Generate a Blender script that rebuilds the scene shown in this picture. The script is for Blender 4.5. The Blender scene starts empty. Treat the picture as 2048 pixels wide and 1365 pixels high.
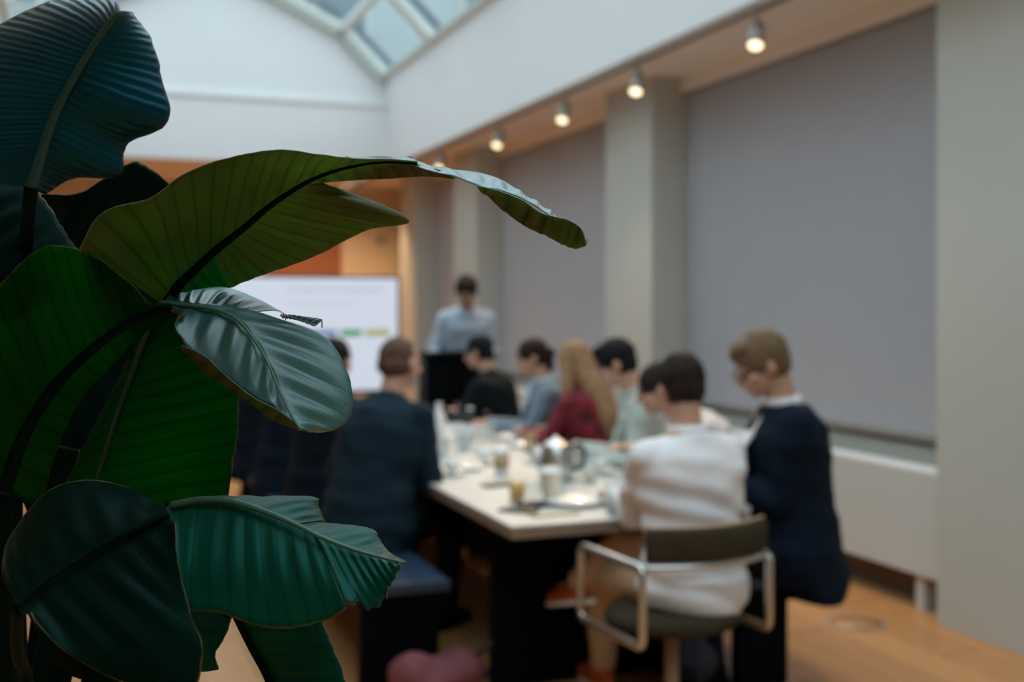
import bpy, bmesh, math, random
from mathutils import Vector, Matrix, Quaternion, noise
random.seed(7)
SC = bpy.context.scene
COL = SC.collection
PI = math.pi

# ------------------------------------------------------------------ camera
YAW = math.radians(20.37); FPX = 2300.0; HOR = 610.0; CAMZ = 1.55
SN, CS = math.sin(YAW), math.cos(YAW)
cd = bpy.data.cameras.new('camera'); cam = bpy.data.objects.new('camera', cd); COL.objects.link(cam)
cam.location = (0, 0, CAMZ); cam.rotation_euler = (PI/2, 0, -YAW)
cd.sensor_width = 36; cd.lens = FPX/2048*36; cd.shift_y = -(682.5-HOR)/2048
cd.clip_start = 0.05; cd.clip_end = 100
cd.dof.use_dof = True; cd.dof.focus_distance = 1.14; cd.dof.aperture_fstop = 3.5
SC.camera = cam
# ------------------------------------------------------------------ world, exposure
w = bpy.data.worlds.new('overcast_sky'); SC.world = w; w.use_nodes = True
nt = w.node_tree; nt.nodes.clear()
wo = nt.nodes.new('ShaderNodeOutputWorld'); bg = nt.nodes.new('ShaderNodeBackground')
bg.inputs[0].default_value = (0.80, 0.93, 1.0, 1); SKY = 5.3
# CIE overcast sky: luminance rises from the horizon to the zenith as (1 + 2 sin elevation) / 3
gt = nt.nodes.new('ShaderNodeTexCoord'); gs = nt.nodes.new('ShaderNodeSeparateXYZ'); nt.links.new(gt.outputs['Generated'], gs.inputs[0])
gm = nt.nodes.new('ShaderNodeMapRange'); gm.inputs[1].default_value = 0.0; gm.inputs[2].default_value = 1.0
gm.inputs[3].default_value = SKY/3; gm.inputs[4].default_value = SKY
nt.links.new(gs.outputs['Z'], gm.inputs[0]); nt.links.new(gm.outputs[0], bg.inputs[1])
nt.links.new(bg.outputs[0], wo.inputs[0])
SC.view_settings.view_transform = 'Standard'; SC.view_settings.look = 'None'
SC.view_settings.gamma = 1; SC.view_settings.use_curve_mapping = False
SC.view_settings.exposure = 0.0
SC.cycles.use_denoising = True
SC.cycles.max_bounces = 10; SC.cycles.diffuse_bounces = 6; SC.cycles.glossy_bounces = 4
SC.cycles.transmission_bounces = 6; SC.cycles.transparent_max_bounces = 40
SC.cycles.sample_clamp_indirect = 4.0; SC.cycles.caustics_reflective = False; SC.cycles.caustics_refractive = False
SPOT_W = 85.0

def at(px, py, d):
    """camera pixel + depth -> world point"""
    r = (px-1024)/FPX*d
    return Vector((d*SN + r*CS, d*CS - r*SN, CAMZ - (py-HOR)/FPX*d))
def on_z(px, py, z):
    return at(px, py, (CAMZ-z)*FPX/(py-HOR))

# ------------------------------------------------------------------ materials
MATS = {}
def mat(name, col, rough=0.6, metal=0.0, var=0.0, vscale=8.0, bump=0.0, bscale=60.0, spec=0.5, emit=None, estr=1.0,
        stretch=(1, 1, 1), rand=0.0, trans=0.0, coat=0.0, sheen=0.0):
    if name in MATS: return MATS[name]
    m = bpy.data.materials.new(name); m.use_nodes = True
    n = m.node_tree; p = n.nodes['Principled BSDF']
    p.inputs['Base Color'].default_value = (*col, 1); p.inputs['Roughness'].default_value = rough
    p.inputs['Metallic'].default_value = metal; p.inputs['Specular IOR Level'].default_value = spec
    if trans: p.inputs['Transmission Weight'].default_value = trans
    if coat: p.inputs['Coat Weight'].default_value = coat
    if sheen: p.inputs['Sheen Weight'].default_value = sheen
    tc = n.nodes.new('ShaderNodeTexCoord'); mp = n.nodes.new('ShaderNodeMapping')
    mp.inputs['Scale'].default_value = stretch
    n.links.new(tc.outputs['Object'], mp.inputs[0])
    if var or rand:
        nz = n.nodes.new('ShaderNodeTexNoise'); nz.inputs['Scale'].default_value = vscale; nz.inputs['Detail'].default_value = 5
        n.links.new(mp.outputs[0], nz.inputs['Vector'])
        hs = n.nodes.new('ShaderNodeHueSaturation'); hs.inputs['Color'].default_value = (*col, 1)
        mr = n.nodes.new('ShaderNodeMapRange'); mr.inputs[1].default_value = 0.25; mr.inputs[2].default_value = 0.75
        mr.inputs[3].default_value = 1-var; mr.inputs[4].default_value = 1+var
        n.links.new(nz.outputs[0], mr.inputs[0])
        if rand:
            oi = n.nodes.new('ShaderNodeObjectInfo'); m2 = n.nodes.new('ShaderNodeMapRange')
            m2.inputs[3].default_value = 1-rand; m2.inputs[4].default_value = 1+rand
            n.links.new(oi.outputs['Random'], m2.inputs[0])
            mu = n.nodes.new('ShaderNodeMath'); mu.operation = 'MULTIPLY'
            n.links.new(mr.outputs[0], mu.inputs[0]); n.links.new(m2.outputs[0], mu.inputs[1])
            n.links.new(mu.outputs[0], hs.inputs['Value'])
        else:
            n.links.new(mr.outputs[0], hs.inputs['Value'])
        n.links.new(hs.outputs[0], p.inputs['Base Color'])
    if bump:
        nb = n.nodes.new('ShaderNodeTexNoise'); nb.inputs['Scale'].default_value = bscale; nb.inputs['Detail'].default_value = 4
        n.links.new(mp.outputs[0], nb.inputs['Vector'])
        b = n.nodes.new('ShaderNodeBump'); b.inputs['Strength'].default_value = bump; b.inputs['Distance'].default_value = 0.01
        n.links.new(nb.outputs[0], b.inputs['Height']); n.links.new(b.outputs[0], p.inputs['Normal'])
    if emit:
        p.inputs['Emission Color'].default_value = (*emit, 1); p.inputs['Emission Strength'].default_value = estr
    MATS[name] = m
    return m

M_shaft = mat('white_plaster', (0.78, 0.80, 0.82), 0.7, var=0.02, vscale=2, bump=0.05)
M_wall = mat('grey_white_wall_paint', (0.53, 0.53, 0.485), 0.75, var=0.03, vscale=2, bump=0.05)
M_ceil = mat('ceiling_paint', (0.90, 0.81, 0.71), 0.8, var=0.02, vscale=2, bump=0.04)
M_farwall = mat('warm_far_wall_paint', (0.66, 0.52, 0.38), 0.8, var=0.03, vscale=2)
M_floorw = mat('oak_floor', (0.47, 0.225, 0.085), 0.36, var=0.16, vscale=6, stretch=(9, 0.8, 9), bump=0.06, bscale=40, rand=0.10)
M_blind = mat('blind_fabric', (0.42, 0.425, 0.46), 0.85, var=0.02, vscale=3, bump=0.15, bscale=600)
M_radiator = mat('radiator_enamel', (0.60, 0.61, 0.58), 0.45, var=0.02, vscale=3)
M_plinth = mat('brown_plinth', (0.17, 0.125, 0.10), 0.7, var=0.1)
M_track = mat('track_grey', (0.30, 0.27, 0.24), 0.5)
M_spotbody = mat('spot_housing_white', (0.42, 0.42, 0.38), 0.45)
M_lens = mat('spot_lens_lit', (1, 0.9, 0.7), 0.4, emit=(1.0, 0.80, 0.50), estr=2.6)
M_frame = mat('skylight_frame_white', (0.74, 0.78, 0.76), 0.5)
M_trimgrey = mat('skylight_trim_sage', (0.50, 0.55, 0.50), 0.6)
M_facade = mat('neighbour_facade_render', (0.34, 0.40, 0.41), 0.9, var=0.08, vscale=0.6)
M_gasket = mat('skylight_gasket_grey', (0.13, 0.19, 0.22), 0.6)
M_brown = mat('rust_wood_panel', (0.27, 0.085, 0.035), 0.6, var=0.15, vscale=5, stretch=(8, 8, 1))
M_black = mat('black_laminate', (0.0010, 0.0022, 0.0035), 0.6, spec=0.06, bump=0.03)
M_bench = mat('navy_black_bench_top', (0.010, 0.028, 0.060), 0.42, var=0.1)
M_top = mat('table_top_stone_grey', (0.53, 0.53, 0.515), 0.38, var=0.05, vscale=9)
M_edge = mat('table_edge_wood', (0.27, 0.19, 0.13), 0.5, var=0.15, vscale=20)
M_skin = mat('skin_fair', (0.52, 0.29, 0.20), 0.5, var=0.06, vscale=20, bump=0.04, bscale=200)
M_skin2 = mat('skin_tan', (0.40, 0.21, 0.14), 0.5, var=0.06, vscale=20, bump=0.04, bscale=200)
M_eye = mat('eye_dark', (0.03, 0.02, 0.02), 0.2)
M_lip = mat('lip_pink', (0.40, 0.15, 0.12), 0.5)
M_chrome = mat('brushed_steel', (0.62, 0.60, 0.57), 0.28, metal=1.0)
M_chairfab = mat('olive_brown_upholstery', (0.042, 0.033, 0.018), 0.9, spec=0.2, var=0.15, bump=0.2, bscale=300)
M_stemwood = mat('tan_chair_post', (0.42, 0.28, 0.18), 0.45)
M_ceramic = mat('white_ceramic', (0.80, 0.80, 0.78), 0.25, coat=0.3)
M_paper = mat('white_paper', (0.80, 0.81, 0.83), 0.8)
M_cream = mat('cream_paper_cup', (0.88, 0.76, 0.60), 0.7, var=0.03)
M_kraft = mat('kraft_paper', (0.50, 0.33, 0.17), 0.8, var=0.06)
M_juice = mat('orange_juice', (0.95, 0.52, 0.14), 0.4)
M_coffee = mat('black_coffee', (0.02, 0.01, 0.005), 0.2)
M_pink = mat('maroon_pink_bag_cloth', (0.20, 0.055, 0.065), 0.85, var=0.15, bump=0.2, bscale=80)
M_strap = mat('dark_strap', (0.02, 0.012, 0.012), 0.7)
M_navyb = mat('navy_backpack_nylon', (0.006, 0.016, 0.045), 0.5, var=0.2, bump=0.1)
M_pot = mat('charcoal_planter', (0.05, 0.05, 0.05), 0.7, var=0.1, bump=0.1)
M_soil = mat('soil', (0.03, 0.02, 0.012), 0.95, var=0.3, vscale=50, bump=0.6)
M_taupe = mat('taupe_cabinet', (0.16, 0.125, 0.10), 0.6, var=0.05)
M_wood = mat('pale_wood_board', (0.50, 0.36, 0.20), 0.5, var=0.1, stretch=(1, 10, 1))
M_leafgreen = mat('pale_green_leaf', (0.20, 0.28, 0.08), 0.6, var=0.2)
M_screen = mat('display_white', (0.05, 0.05, 0.05), 0.4, emit=(0.80, 0.86, 1.0), estr=0.74)
M_scrline = mat('display_pale_grey_text', (0.05, 0.05, 0.05), 0.4, emit=(0.70, 0.76, 0.88), estr=0.70)
M_scrblue = mat('display_blue_bar', (0.02, 0.02, 0.05), 0.4, emit=(0.22, 0.28, 0.52), estr=0.75)
M_scrgreen = mat('display_green_bar', (0.02, 0.05, 0.02), 0.4, emit=(0.06, 0.36, 0.13), estr=0.75)
M_scrolive = mat('display_olive_bar', (0.05, 0.05, 0.02), 0.4, emit=(0.44, 0.47, 0.17), estr=0.75)
M_bezel = mat('display_bezel', (0.02, 0.022, 0.025), 0.4)

def glass_mat(name, tint, t=0.8, rough=0.05):
    m = bpy.data.materials.new(name); m.use_nodes = True
    n = m.node_tree; n.nodes.clear()
    o = n.nodes.new('ShaderNodeOutputMaterial'); a = n.nodes.new('ShaderNodeBsdfTransparent'); g = n.nodes.new('ShaderNodeBsdfGlossy')
    mx = n.nodes.new('ShaderNodeMixShader'); lw = n.nodes.new('ShaderNodeLayerWeight'); lw.inputs[0].default_value = 0.5
    fp = n.nodes.new('ShaderNodeMath'); fp.operation = 'POWER'; fp.inputs[1].default_value = 4.0; n.links.new(lw.outputs['Facing'], fp.inputs[0])
    fr = n.nodes.new('ShaderNodeMath'); fr.operation = 'MULTIPLY_ADD'; fr.inputs[1].default_value = 0.55; fr.inputs[2].default_value = 0.04; n.links.new(fp.outputs[0], fr.inputs[0])
    a.inputs[0].default_value = (tint[0]*t, tint[1]*t, tint[2]*t, 1); g.inputs['Roughness'].default_value = rough
    n.links.new(fr.outputs[0], mx.inputs[0]); n.links.new(a.outputs[0], mx.inputs[1]); n.links.new(g.outputs[0], mx.inputs[2])
    n.links.new(mx.outputs[0], o.inputs[0])
    return m
M_glass = glass_mat('clear_table_glass', (0.97, 0.985, 0.98), 0.98)
M_roofglass = glass_mat('skylight_glass', (0.90, 0.96, 0.97), 0.62, 0.1)
M_lensglass = glass_mat('spectacle_glass', (1, 1, 1), 0.97)

# ------------------------------------------------------------------ mesh helpers
def link(name, me, material=None, parent=None):
    o = bpy.data.objects.new(name, me); COL.objects.link(o)
    if material is not None:
        for mm in (material if isinstance(material, (list, tuple)) else [material]): me.materials.append(mm)
    if parent is not None: o.parent = parent
    return o
def from_bm(name, bm, material, parent=None, smooth=False):
    me = bpy.data.meshes.new(name); bmesh.ops.recalc_face_normals(bm, faces=bm.faces[:]); bm.to_mesh(me); bm.free()
    if smooth:
        me.polygons.foreach_set('use_smooth', [True]*len(me.polygons))
    return link(name, me, material, parent)
def empty(name, loc=(0, 0, 0), rz=0.0):
    o = bpy.data.objects.new(name, None); COL.objects.link(o); o.location = loc; o.rotation_euler = (0, 0, rz)
    o.empty_display_size = 0.1
    return o
def tag(o, label, cat, group=None):
    o['label'] = label; o['category'] = cat
    if group: o['group'] = group
    return o
def struct(o): o['kind'] = 'structure'; return o
def bx(bm, lo, hi, bev=0.0):
    c = [(a+b)/2 for a, b in zip(lo, hi)]; s = [max(1e-4, b-a) for a, b in zip(lo, hi)]
    r = bmesh.ops.create_cube(bm, size=1.0, matrix=Matrix.Translation(c) @ Matrix.Diagonal((*s, 1)))
    if bev:
        es = list({e for v in r['verts'] for e in v.link_edges})
        bmesh.ops.bevel(bm, geom=es, offset=bev, segments=2, affect='EDGES', profile=0.7)
def box(name, lo, hi, material, parent=None, bev=0.0):
    bm = bmesh.new(); bx(bm, lo, hi, bev); return from_bm(name, bm, material, parent)
def lathe(bm, prof, seg=24, M=None):
    M = M or Matrix(); rings = []
    for r, z in prof:
        if r < 1e-5: rings.append([bm.verts.new(M @ Vector((0, 0, z)))])
        else: rings.append([bm.verts.new(M @ Vector((r*math.cos(2*PI*i/seg), r*math.sin(2*PI*i/seg), z))) for i in range(seg)])
    for a, b in zip(rings, rings[1:]):
        for i in range(seg):
            j = (i+1) % seg
            if len(a) == 1 and len(b) == 1: continue
            if len(a) == 1: bm.faces.new((a[0], b[j], b[i]))
            elif len(b) == 1: bm.faces.new((a[i], a[j], b[0]))
            else: bm.faces.new((a[i], a[j], b[j], b[i]))
def lathe_obj(name, prof, material, parent=None, seg=24, M=None):
    bm = bmesh.new(); lathe(bm, prof, seg, M); return from_bm(name, bm, material, parent, True)
def frame_of(t):
    t = t.normalized(); up = Vector((0, 0, 1)) if abs(t.z) < 0.9 else Vector((0, 1, 0))
    a = t.cross(up).normalized(); return a, a.cross(t).normalized()
def tube(bm, pts, rad, seg=10, flat=1.0):
    """swept round (or flattened) tube through pts; rad number or list"""
    pts = [Vector(p) for p in pts]; n = len(pts)
    rr = rad if isinstance(rad, (list, tuple)) else [rad]*n
    prev = None; rings = []
    for i in range(n):
        t = pts[min(i+1, n-1)] - pts[max(i-1, 0)]
        if t.length < 1e-9: t = Vector((0, 0, 1))
        t.normalize()
        if prev is None: a, b = frame_of(t)
        else:
            a = (prev - t*prev.dot(t)).normalized(); b = a.cross(t)
        prev = a
        rings.append([bm.verts.new(pts[i] + a*math.cos(2*PI*k/seg)*rr[i] + b*math.sin(2*PI*k/seg)*rr[i]*flat) for k in range(seg)])
    for p, q in zip(rings, rings[1:]):
        for k in range(seg):
            bm.faces.new((p[k], p[(k+1) % seg], q[(k+1) % seg], q[k]))
    bm.faces.new(rings[0][::-1]); bm.faces.new(rings[-1])
def tube_obj(name, pts, rad, material, parent=None, seg=10, flat=1.0):
    bm = bmesh.new(); tube(bm, pts, rad, seg, flat); return from_bm(name, bm, material, parent, True)
def cat_rom(P, n):
    """Catmull-Rom resample of a list of Vectors to n points, uniform in index"""
    m = len(P)-1; out = []
    for k in range(n):
        u = k/(n-1)*m; i = min(int(u), m-1); f = u-i
        p1, p2 = P[i], P[i+1]; p0 = P[i-1] if i > 0 else p1*2-p2; p3 = P[i+2] if i+2 <= m else p2*2-p1
        out.append(0.5*((2*p1)+(p2-p0)*f+(2*p0-5*p1+4*p2-p3)*f*f+(3*p1-p0-3*p2+p3)*f**3))
    return out

# ================================================================== STRUCTURE
XW = 3.87; XR = 4.21; XF = 3.40; XL = -0.72; H = 3.22; H2 = 4.30; YN = -2.4; YE = 13.5; YF = 16.2; YB = -3.0; XLW = -3.2
fl = struct(box('floor', (XLW, YB, -0.10), (XR+0.25, YF+0.1, -0.006), M_floorw))
# floorboards, one by one
pbm = bmesh.new(); bx(pbm, (-0.1085, -1.196, -0.006), (0.1085, 1.196, 0.0), 0.0015)
pme = bpy.data.meshes.new('plank'); pbm.to_mesh(pme); pbm.free(); pme.materials.append(M_floorw)
for i in range(33):
    x = -2.95 + i*0.22
    off = (i*0.93) % 2.4
    for k in range(-1, 7):
        y = 1.4 + off + k*2.4
        if y < 1.2 or y > 15.4: continue
        if x > XW-0.1 and (3.0 < y < 4.0): pass
        o = bpy.data.objects.new('plank', pme); COL.objects.link(o); o.parent = fl; o.location = (x, y, 0)
# right wall: recess back wall + pillars standing proud
struct(box('wall_right', (XR+0.03, YB, 0), (XR+0.23, YF, H+0.05), M_wall))
def pillar(n, y0, y1, m=M_wall): return struct(box('trim_%d' % n, (XW, y0, 0), (XR+0.03, y1, H+0.02), m, bev=0.004))
pillar(1, YB, 4.51); pillar(2, 7.50, 8.29); pillar(3, 11.5, 12.3); pillar(4, 13.9, 14.6)
struct(box('wall_far', (XLW, YF, 0), (XR+0.23, YF+0.15, H+0.05), M_farwall))
struct(box('wall_left', (XLW-0.15, YB, 0), (XLW, YF+0.15, H+0.05), M_wall))
struct(box('wall_back', (XLW-0.15, YB-0.15, 0), (XR+0.23, YB, H+0.05), M_wall))
# window heads above blinds and sills below
for k, (y0, y1) in enumerate(((4.51, 7.50), (8.29, 11.5), (12.3, 13.9))):
    struct(box('trim_%d' % (10+k), (XR-0.10, y0, 3.10), (XR+0.03, y1, H+0.02), M_ceil))
    struct(box('trim_%d' % (20+k), (XR-0.02, y0, 0.0), (XR+0.03, y1, 0.80), M_wall, bev=0.003))
    struct(box('baseboard_%d' % (k+1), (XR-0.10, y0, 0.0), (XR-0.02, y1, 0.16), M_plinth))
# ceiling (low strips around the light shaft)
T = 0.12
struct(box('ceiling', (XF+0.05, YB, H), (XR+0.23, YF+0.15, H+T), M_ceil))
struct(box('ceiling_left', (XLW-0.15, YB, H), (XL-0.05, YF+0.15, H+T), M_ceil))
struct(box('ceiling_near', (XL, YB, H), (XF, YN-0.06, H+T), M_ceil))
struct(box('ceiling_far', (XL, YE+0.06, H), (XF, YF+0.15, H+T), M_ceil))
# shaft walls (fascias)
struct(box('wall_shaft_right', (XF, YN-0.1, H-0.02), (XF+0.1, YE+0.1, H2), M_shaft))
struct(box('wall_shaft_left', (XL-0.1, YN-0.1, H-0.02), (XL, YE+0.1, H2), M_wall))  # white like the other shaft walls; its shade is put in as darker grey
# gable end walls with the roof profile
XC = (XF+XL)/2
prof = [(XF, H2), (2.87, 4.82), (XC, 5.55), (2*XC-2.87, 4.82), (XL, H2)]
def gable(name, y0, y1, m):
    bm = bmesh.new(); P = [(XF, H-0.02)] + prof + [(XL, H-0.02)]
    a = [bm.verts.new((x, y0, z)) for x, z in P]; b = [bm.verts.new((x, y1, z)) for x, z in P]
    bm.faces.new(a); bm.faces.new(b[::-1])
    for i in range(len(P)):
        j = (i+1) % len(P); bm.faces.new((a[i], a[j], b[j], b[i]))
    return struct(from_bm(name, bm, m))
gable('wall_shaft_far', YE, YE+0.12, M_shaft); gable('wall_shaft_near', YN-0.12, YN, M_shaft)
struct(box('trim_30', (XL, YE-0.05, 3.92), (XF, YE, 3.97), M_shaft, bev=0.004))
struct(box('trim_31', (XL, YE-0.025, H-0.02), (XF, YE, 3.92), M_shaft))
# skylight
sky = struct(empty('window_1', (0, 0, 0)))
def bar(name, p, q, wdt, hgt, m, nrm, parent=sky):
    p = Vector(p); q = Vector(q); t = (q-p).normalized(); s = t.cross(nrm).normalized(); bm = bmesh.new()
    vs = []
    for P in (p, q):
        vs.append([bm.verts.new(P + s*a*wdt/2 + nrm*b*hgt/2) for a, b in ((-1, -1), (1, -1), (1, 1), (-1, 1))])
    for k in range(4): bm.faces.new((vs[0][k], vs[0][(k+1) % 4], vs[1][(k+1) % 4], vs[1][k]))
    bm.faces.new(vs[0][::-1]); bm.faces.new(vs[1])
    return from_bm(name, bm, m, parent)
for (x0, z0), (x1, z1) in zip(prof, prof[1:]):
    d = Vector((x1-x0, 0, z1-z0)); nrm = Vector((0, 1, 0)).cross(d).normalized()
    if nrm.z < 0: nrm = -nrm
    ys = [YN + 0.0 + k*(YE-YN)/8 for k in range(9)]
    for k, y in enumerate(ys):
        yy = min(max(y, YN+0.03), YE-0.03)
        bar('mullion', (x0, yy, z0), (x1, yy, z1), 0.16 if 0 < k < 8 else 0.12, 0.07, M_frame, nrm)
        if k: bar('gasket', Vector((x0, yy-0.30, z0))+nrm*0.03+d*0.08, Vector((x1, yy-0.30, z1))+nrm*0.03-d*0.06, 0.07, 0.05, M_gasket, nrm)
        if k < 8:
            p = bmesh.new(); y1 = ys[k+1]
            q = [Vector((x0, y, z0)), Vector((x1, y, z1)), Vector((x1, y1, z1)), Vector((x0, y1, z0))]
            a = [p.verts.new(v+nrm*0.02) for v in q]; p.faces.new(a)
            from_bm('pane', p, M_roofglass, sky)
for (x, z) in prof:
    bar('rail', (x, YN, z), (x, YE, z), 0.09, 0.08, M_frame, Vector((0, 0, 1)))
for (x0, z0), (x1, z1) in zip(prof, prof[1:]):      # trim where the gables meet the glass
    d = Vector((x1-x0, 0, z1-z0)); nrm = Vector((0, 1, 0)).cross(d).normalized(); nrm = nrm if nrm.z > 0 else -nrm
    bar('gable_trim', Vector((x0, YE-0.04, z0))-nrm*0.07, Vector((x1, YE-0.04, z1))-nrm*0.07, 0.08, 0.09, M_trimgrey, nrm)
bar('curb_trim', (XF-0.03, YN, H2+0.0), (XF-0.03, YE, H2+0.0), 0.05, 0.05, M_trimgrey, Vector((0, 0, 1)))
# daylight portals on the skylight opening (importance sampling of the sky only)
for (x0, z0), (x1, z1) in zip(prof, prof[1:]):
    ld = bpy.data.lights.new('sky_portal', 'AREA'); ld.shape = 'RECTANGLE'; ld.cycles.is_portal = True
    lo = bpy.data.objects.new('sky_portal', ld); COL.objects.link(lo)
    d = Vector((x1-x0, 0, z1-z0)); nrm = Vector((0, 1, 0)).cross(d).normalized()
    if nrm.z > 0: nrm = -nrm
    ld.size = d.length; ld.size_y = YE-YN
    lo.location = Vector(((x0+x1)/2, (YN+YE)/2, (z0+z1)/2)) - nrm*0.08
    xa = d.normalized(); za = -nrm; ya = za.cross(xa)
    lo.matrix_world = Matrix.Translation(lo.location) @ Matrix((xa, ya, za)).transposed().to_4x4()
    lo.parent = None
# building across the yard, seen grey through the far skylight panes
nb = empty('neighbouring_building', (2.0, 26.0, 0)); tag(nb, 'pale grey neighbouring building dimly seen through the skylight panes', 'building')
box('wall', (-16, 0, 0), (18, 8, 13.5), M_facade, nb)
box('cornice', (-16.2, -0.25, 13.5), (18.2, 8.2, 13.8), M_trimgrey, nb)
for r_ in range(4):
    for c_ in range(9):
        x = -14.0+c_*3.5; z = 1.6+r_*3.1
        wn = box('window', (x-0.65, -0.06, z-0.08), (x+0.65, 0.02, z+1.75), M_trimgrey, nb)
        box('pane', (x-0.55, -0.075, z), (x+0.55, -0.06, z+1.65), M_gasket, wn)
# brown door panel in the far wall, thermostat
dr = struct(box('door_1', (2.35, YF-0.05, 0), (3.42, YF, 2.9), M_brown, bev=0.005))
box('door_frame', (3.42, YF-0.06, 0), (3.50, YF, 2.96), M_farwall, dr)
tube_obj('door_handle', [(2.5, YF-0.05, 1.0), (2.5, YF-0.1, 1.0), (2.62, YF-0.1, 1.0)], 0.01, M_chrome, dr)
p = at(787, 475, 15.9)
th = empty('wall_dial', (p.x, YF, p.z)); tag(th, 'small round grey dial high on the far beige wall above the screen corner', 'thermostat')
lathe_obj('dial_plate', [(0, 0), (0.07, 0), (0.07, 0.02), (0.055, 0.03), (0, 0.03)], M_track, th, M=Matrix.Rotation(PI/2, 4, 'X'))
lathe_obj('dial_knob', [(0, 0.03), (0.03, 0.03), (0.028, 0.05), (0, 0.05)], M_spotbody, th, M=Matrix.Rotation(PI/2, 4, 'X'))

# ------------------------------------------------------------------ blinds + radiators
bl = [((4.515, 7.495), 'wide grey roller blind in the nearest window bay, beside the man in the navy suit'),
      ((8.295, 11.495), 'grey roller blind in the second window bay, behind the blond woman in red'),
      ((12.305, 13.895), 'narrow-looking grey roller blind in the last window bay near the far wall')]
for (y0, y1), lab in bl:
    b = empty('roller_blind', (XR-0.05, (y0+y1)/2, 0.83)); tag(b, lab, 'blind', 'roller blinds in the window bays')
    hw = (y1-y0)/2-0.006
    box('blind_fabric', (-0.012, -hw, 0.03), (-0.006, hw, 2.27), M_blind, b)
    box('bottom_bar', (-0.020, -hw, 0.0), (0.002, hw, 0.035), M_track, b, 0.004)
    box('roller_box', (-0.05, -hw, 2.265), (0.04, hw, 2.275), M_track, b)
rd = [((4.56, 7.42), 'long white radiator under the nearest blind, behind the man in the navy suit'),
      ((8.35, 11.42), 'white radiator under the second blind, behind the seated row')]
for (y0, y1), lab in rd:
    r = empty('radiator', (3.98, (y0+y1)/2, 0)); tag(r, lab, 'radiator', 'radiators under the blinds')
    L = (y1-y0)/2
    box('front_panel', (-0.03, -L, 0.18), (0.0, L, 0.695), M_radiator, r, 0.006)
    box('back_panel', (0.07, -L, 0.19), (0.09, L, 0.69), M_radiator, r, 0.004)
    box('top_grille', (-0.03, -L, 0.697), (0.12, L, 0.715), M_shaft, r, 0.004)
    for y in (-L+0.2, L-0.2): box('foot', (0.0, y-0.03, 0.0), (0.07, y+0.03, 0.2), M_radiator, r)
    tube_obj('valve_pipe', [(0.03, -L+0.06, 0.2), (0.03, -L+0.06, 0.0)], 0.009, M_chrome, r)

# ------------------------------------------------------------------ lighting track and spots
tr = empty('lighting_track', (3.52, 8.0, H)); tag(tr, 'thin grey lighting track running along the low ceiling above the blinds', 'light track')
box('rail', (-0.02, -6.2, -0.03), (0.02, 7.6, 0.0), M_track, tr, 0.003)
box('rail_slot', (-0.007, -6.1, -0.032), (0.007, 7.5, -0.029), M_black, tr)
spots = [(1500, 88, 6.39, 'ceiling spotlight nearest the camera, above the nearest grey blind'),
         (1248, 180, 7.76, 'lit ceiling spotlight just in front of the first white pillar'),
         (1090, 237, 8.94, 'lit ceiling spotlight above the second grey blind, past the first pillar'),
         (961, 288, 10.36, 'small round lit spotlight above the end of the arching leaf'),
         (868, 322, 12.1, 'dim ceiling spotlight near the far end of the track')]
def spotlight(loc, aim, lab, power, group='track spotlights', size=1.0, cone=95):
    s = empty('ceiling_spotlight', loc); tag(s, lab, 'spotlight', group)
    aim = Vector(aim).normalized()
    a, b = frame_of(aim); R = Matrix((a, aim.cross(a)*1.0, aim)).transposed().to_4x4()
    top = H - loc[2] - 0.0
    box('adapter', (-0.018, -0.05, top-0.055), (0.018, 0.05, top-0.031), M_spotbody, s, 0.003)
    tube_obj('stem', [(0, 0, top-0.05), (0, 0, 0.02)], 0.010, M_spotbody, s, 8)
    r = 0.046*size
    h = lathe_obj('housing', [(0, -0.15), (r*0.8, -0.15), (r, -0.13), (r, 0.03), (r*0.9, 0.03), (r*0.9, 0.01), (0, 0.01)], M_spotbody, s, 20, R)
    lathe_obj('lens', [(0, 0.022), (r*0.86, 0.018), (r*0.86, 0.012)], M_lens, s, 20, R)
    if power:
        ld = bpy.data.lights.new('lamp', 'SPOT'); ld.energy = power; ld.color = (1.0, 0.66, 0.36)
        ld.spot_size = math.radians(cone); ld.spot_blend = 0.8; ld.shadow_soft_size = 0.04
        lo = bpy.data.objects.new('lamp', ld); COL.objects.link(lo); lo.parent = s
        lo.location = aim*0.04
        lo.rotation_euler = aim.to_track_quat('-Z', 'Y').to_euler()
    return s
for k, (px, py, d, lab) in enumerate(spots):
    q = at(px, py, d)
    spotlight((3.50, q.y, 3.01), (-0.34, -0.42, -0.74), lab, SPOT_W*(1.0 if k else 0.6))
# far zone downlights over the passage behind the shaft
for x, lab in ((-0.15, 'glowing far spotlight seen between the big dark leaf and the leaf behind it'),
               (2.2, 'spotlight over the rust brown door at the far end'), (3.3, 'last warm spotlight by the far corner of the room')):
    spotlight((x, 14.6, 3.0), (0.02, -0.05 if x < 0 else 0.3, -0.95), lab, SPOT_W*1.15, 'far passage spotlights', cone=140)

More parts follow.
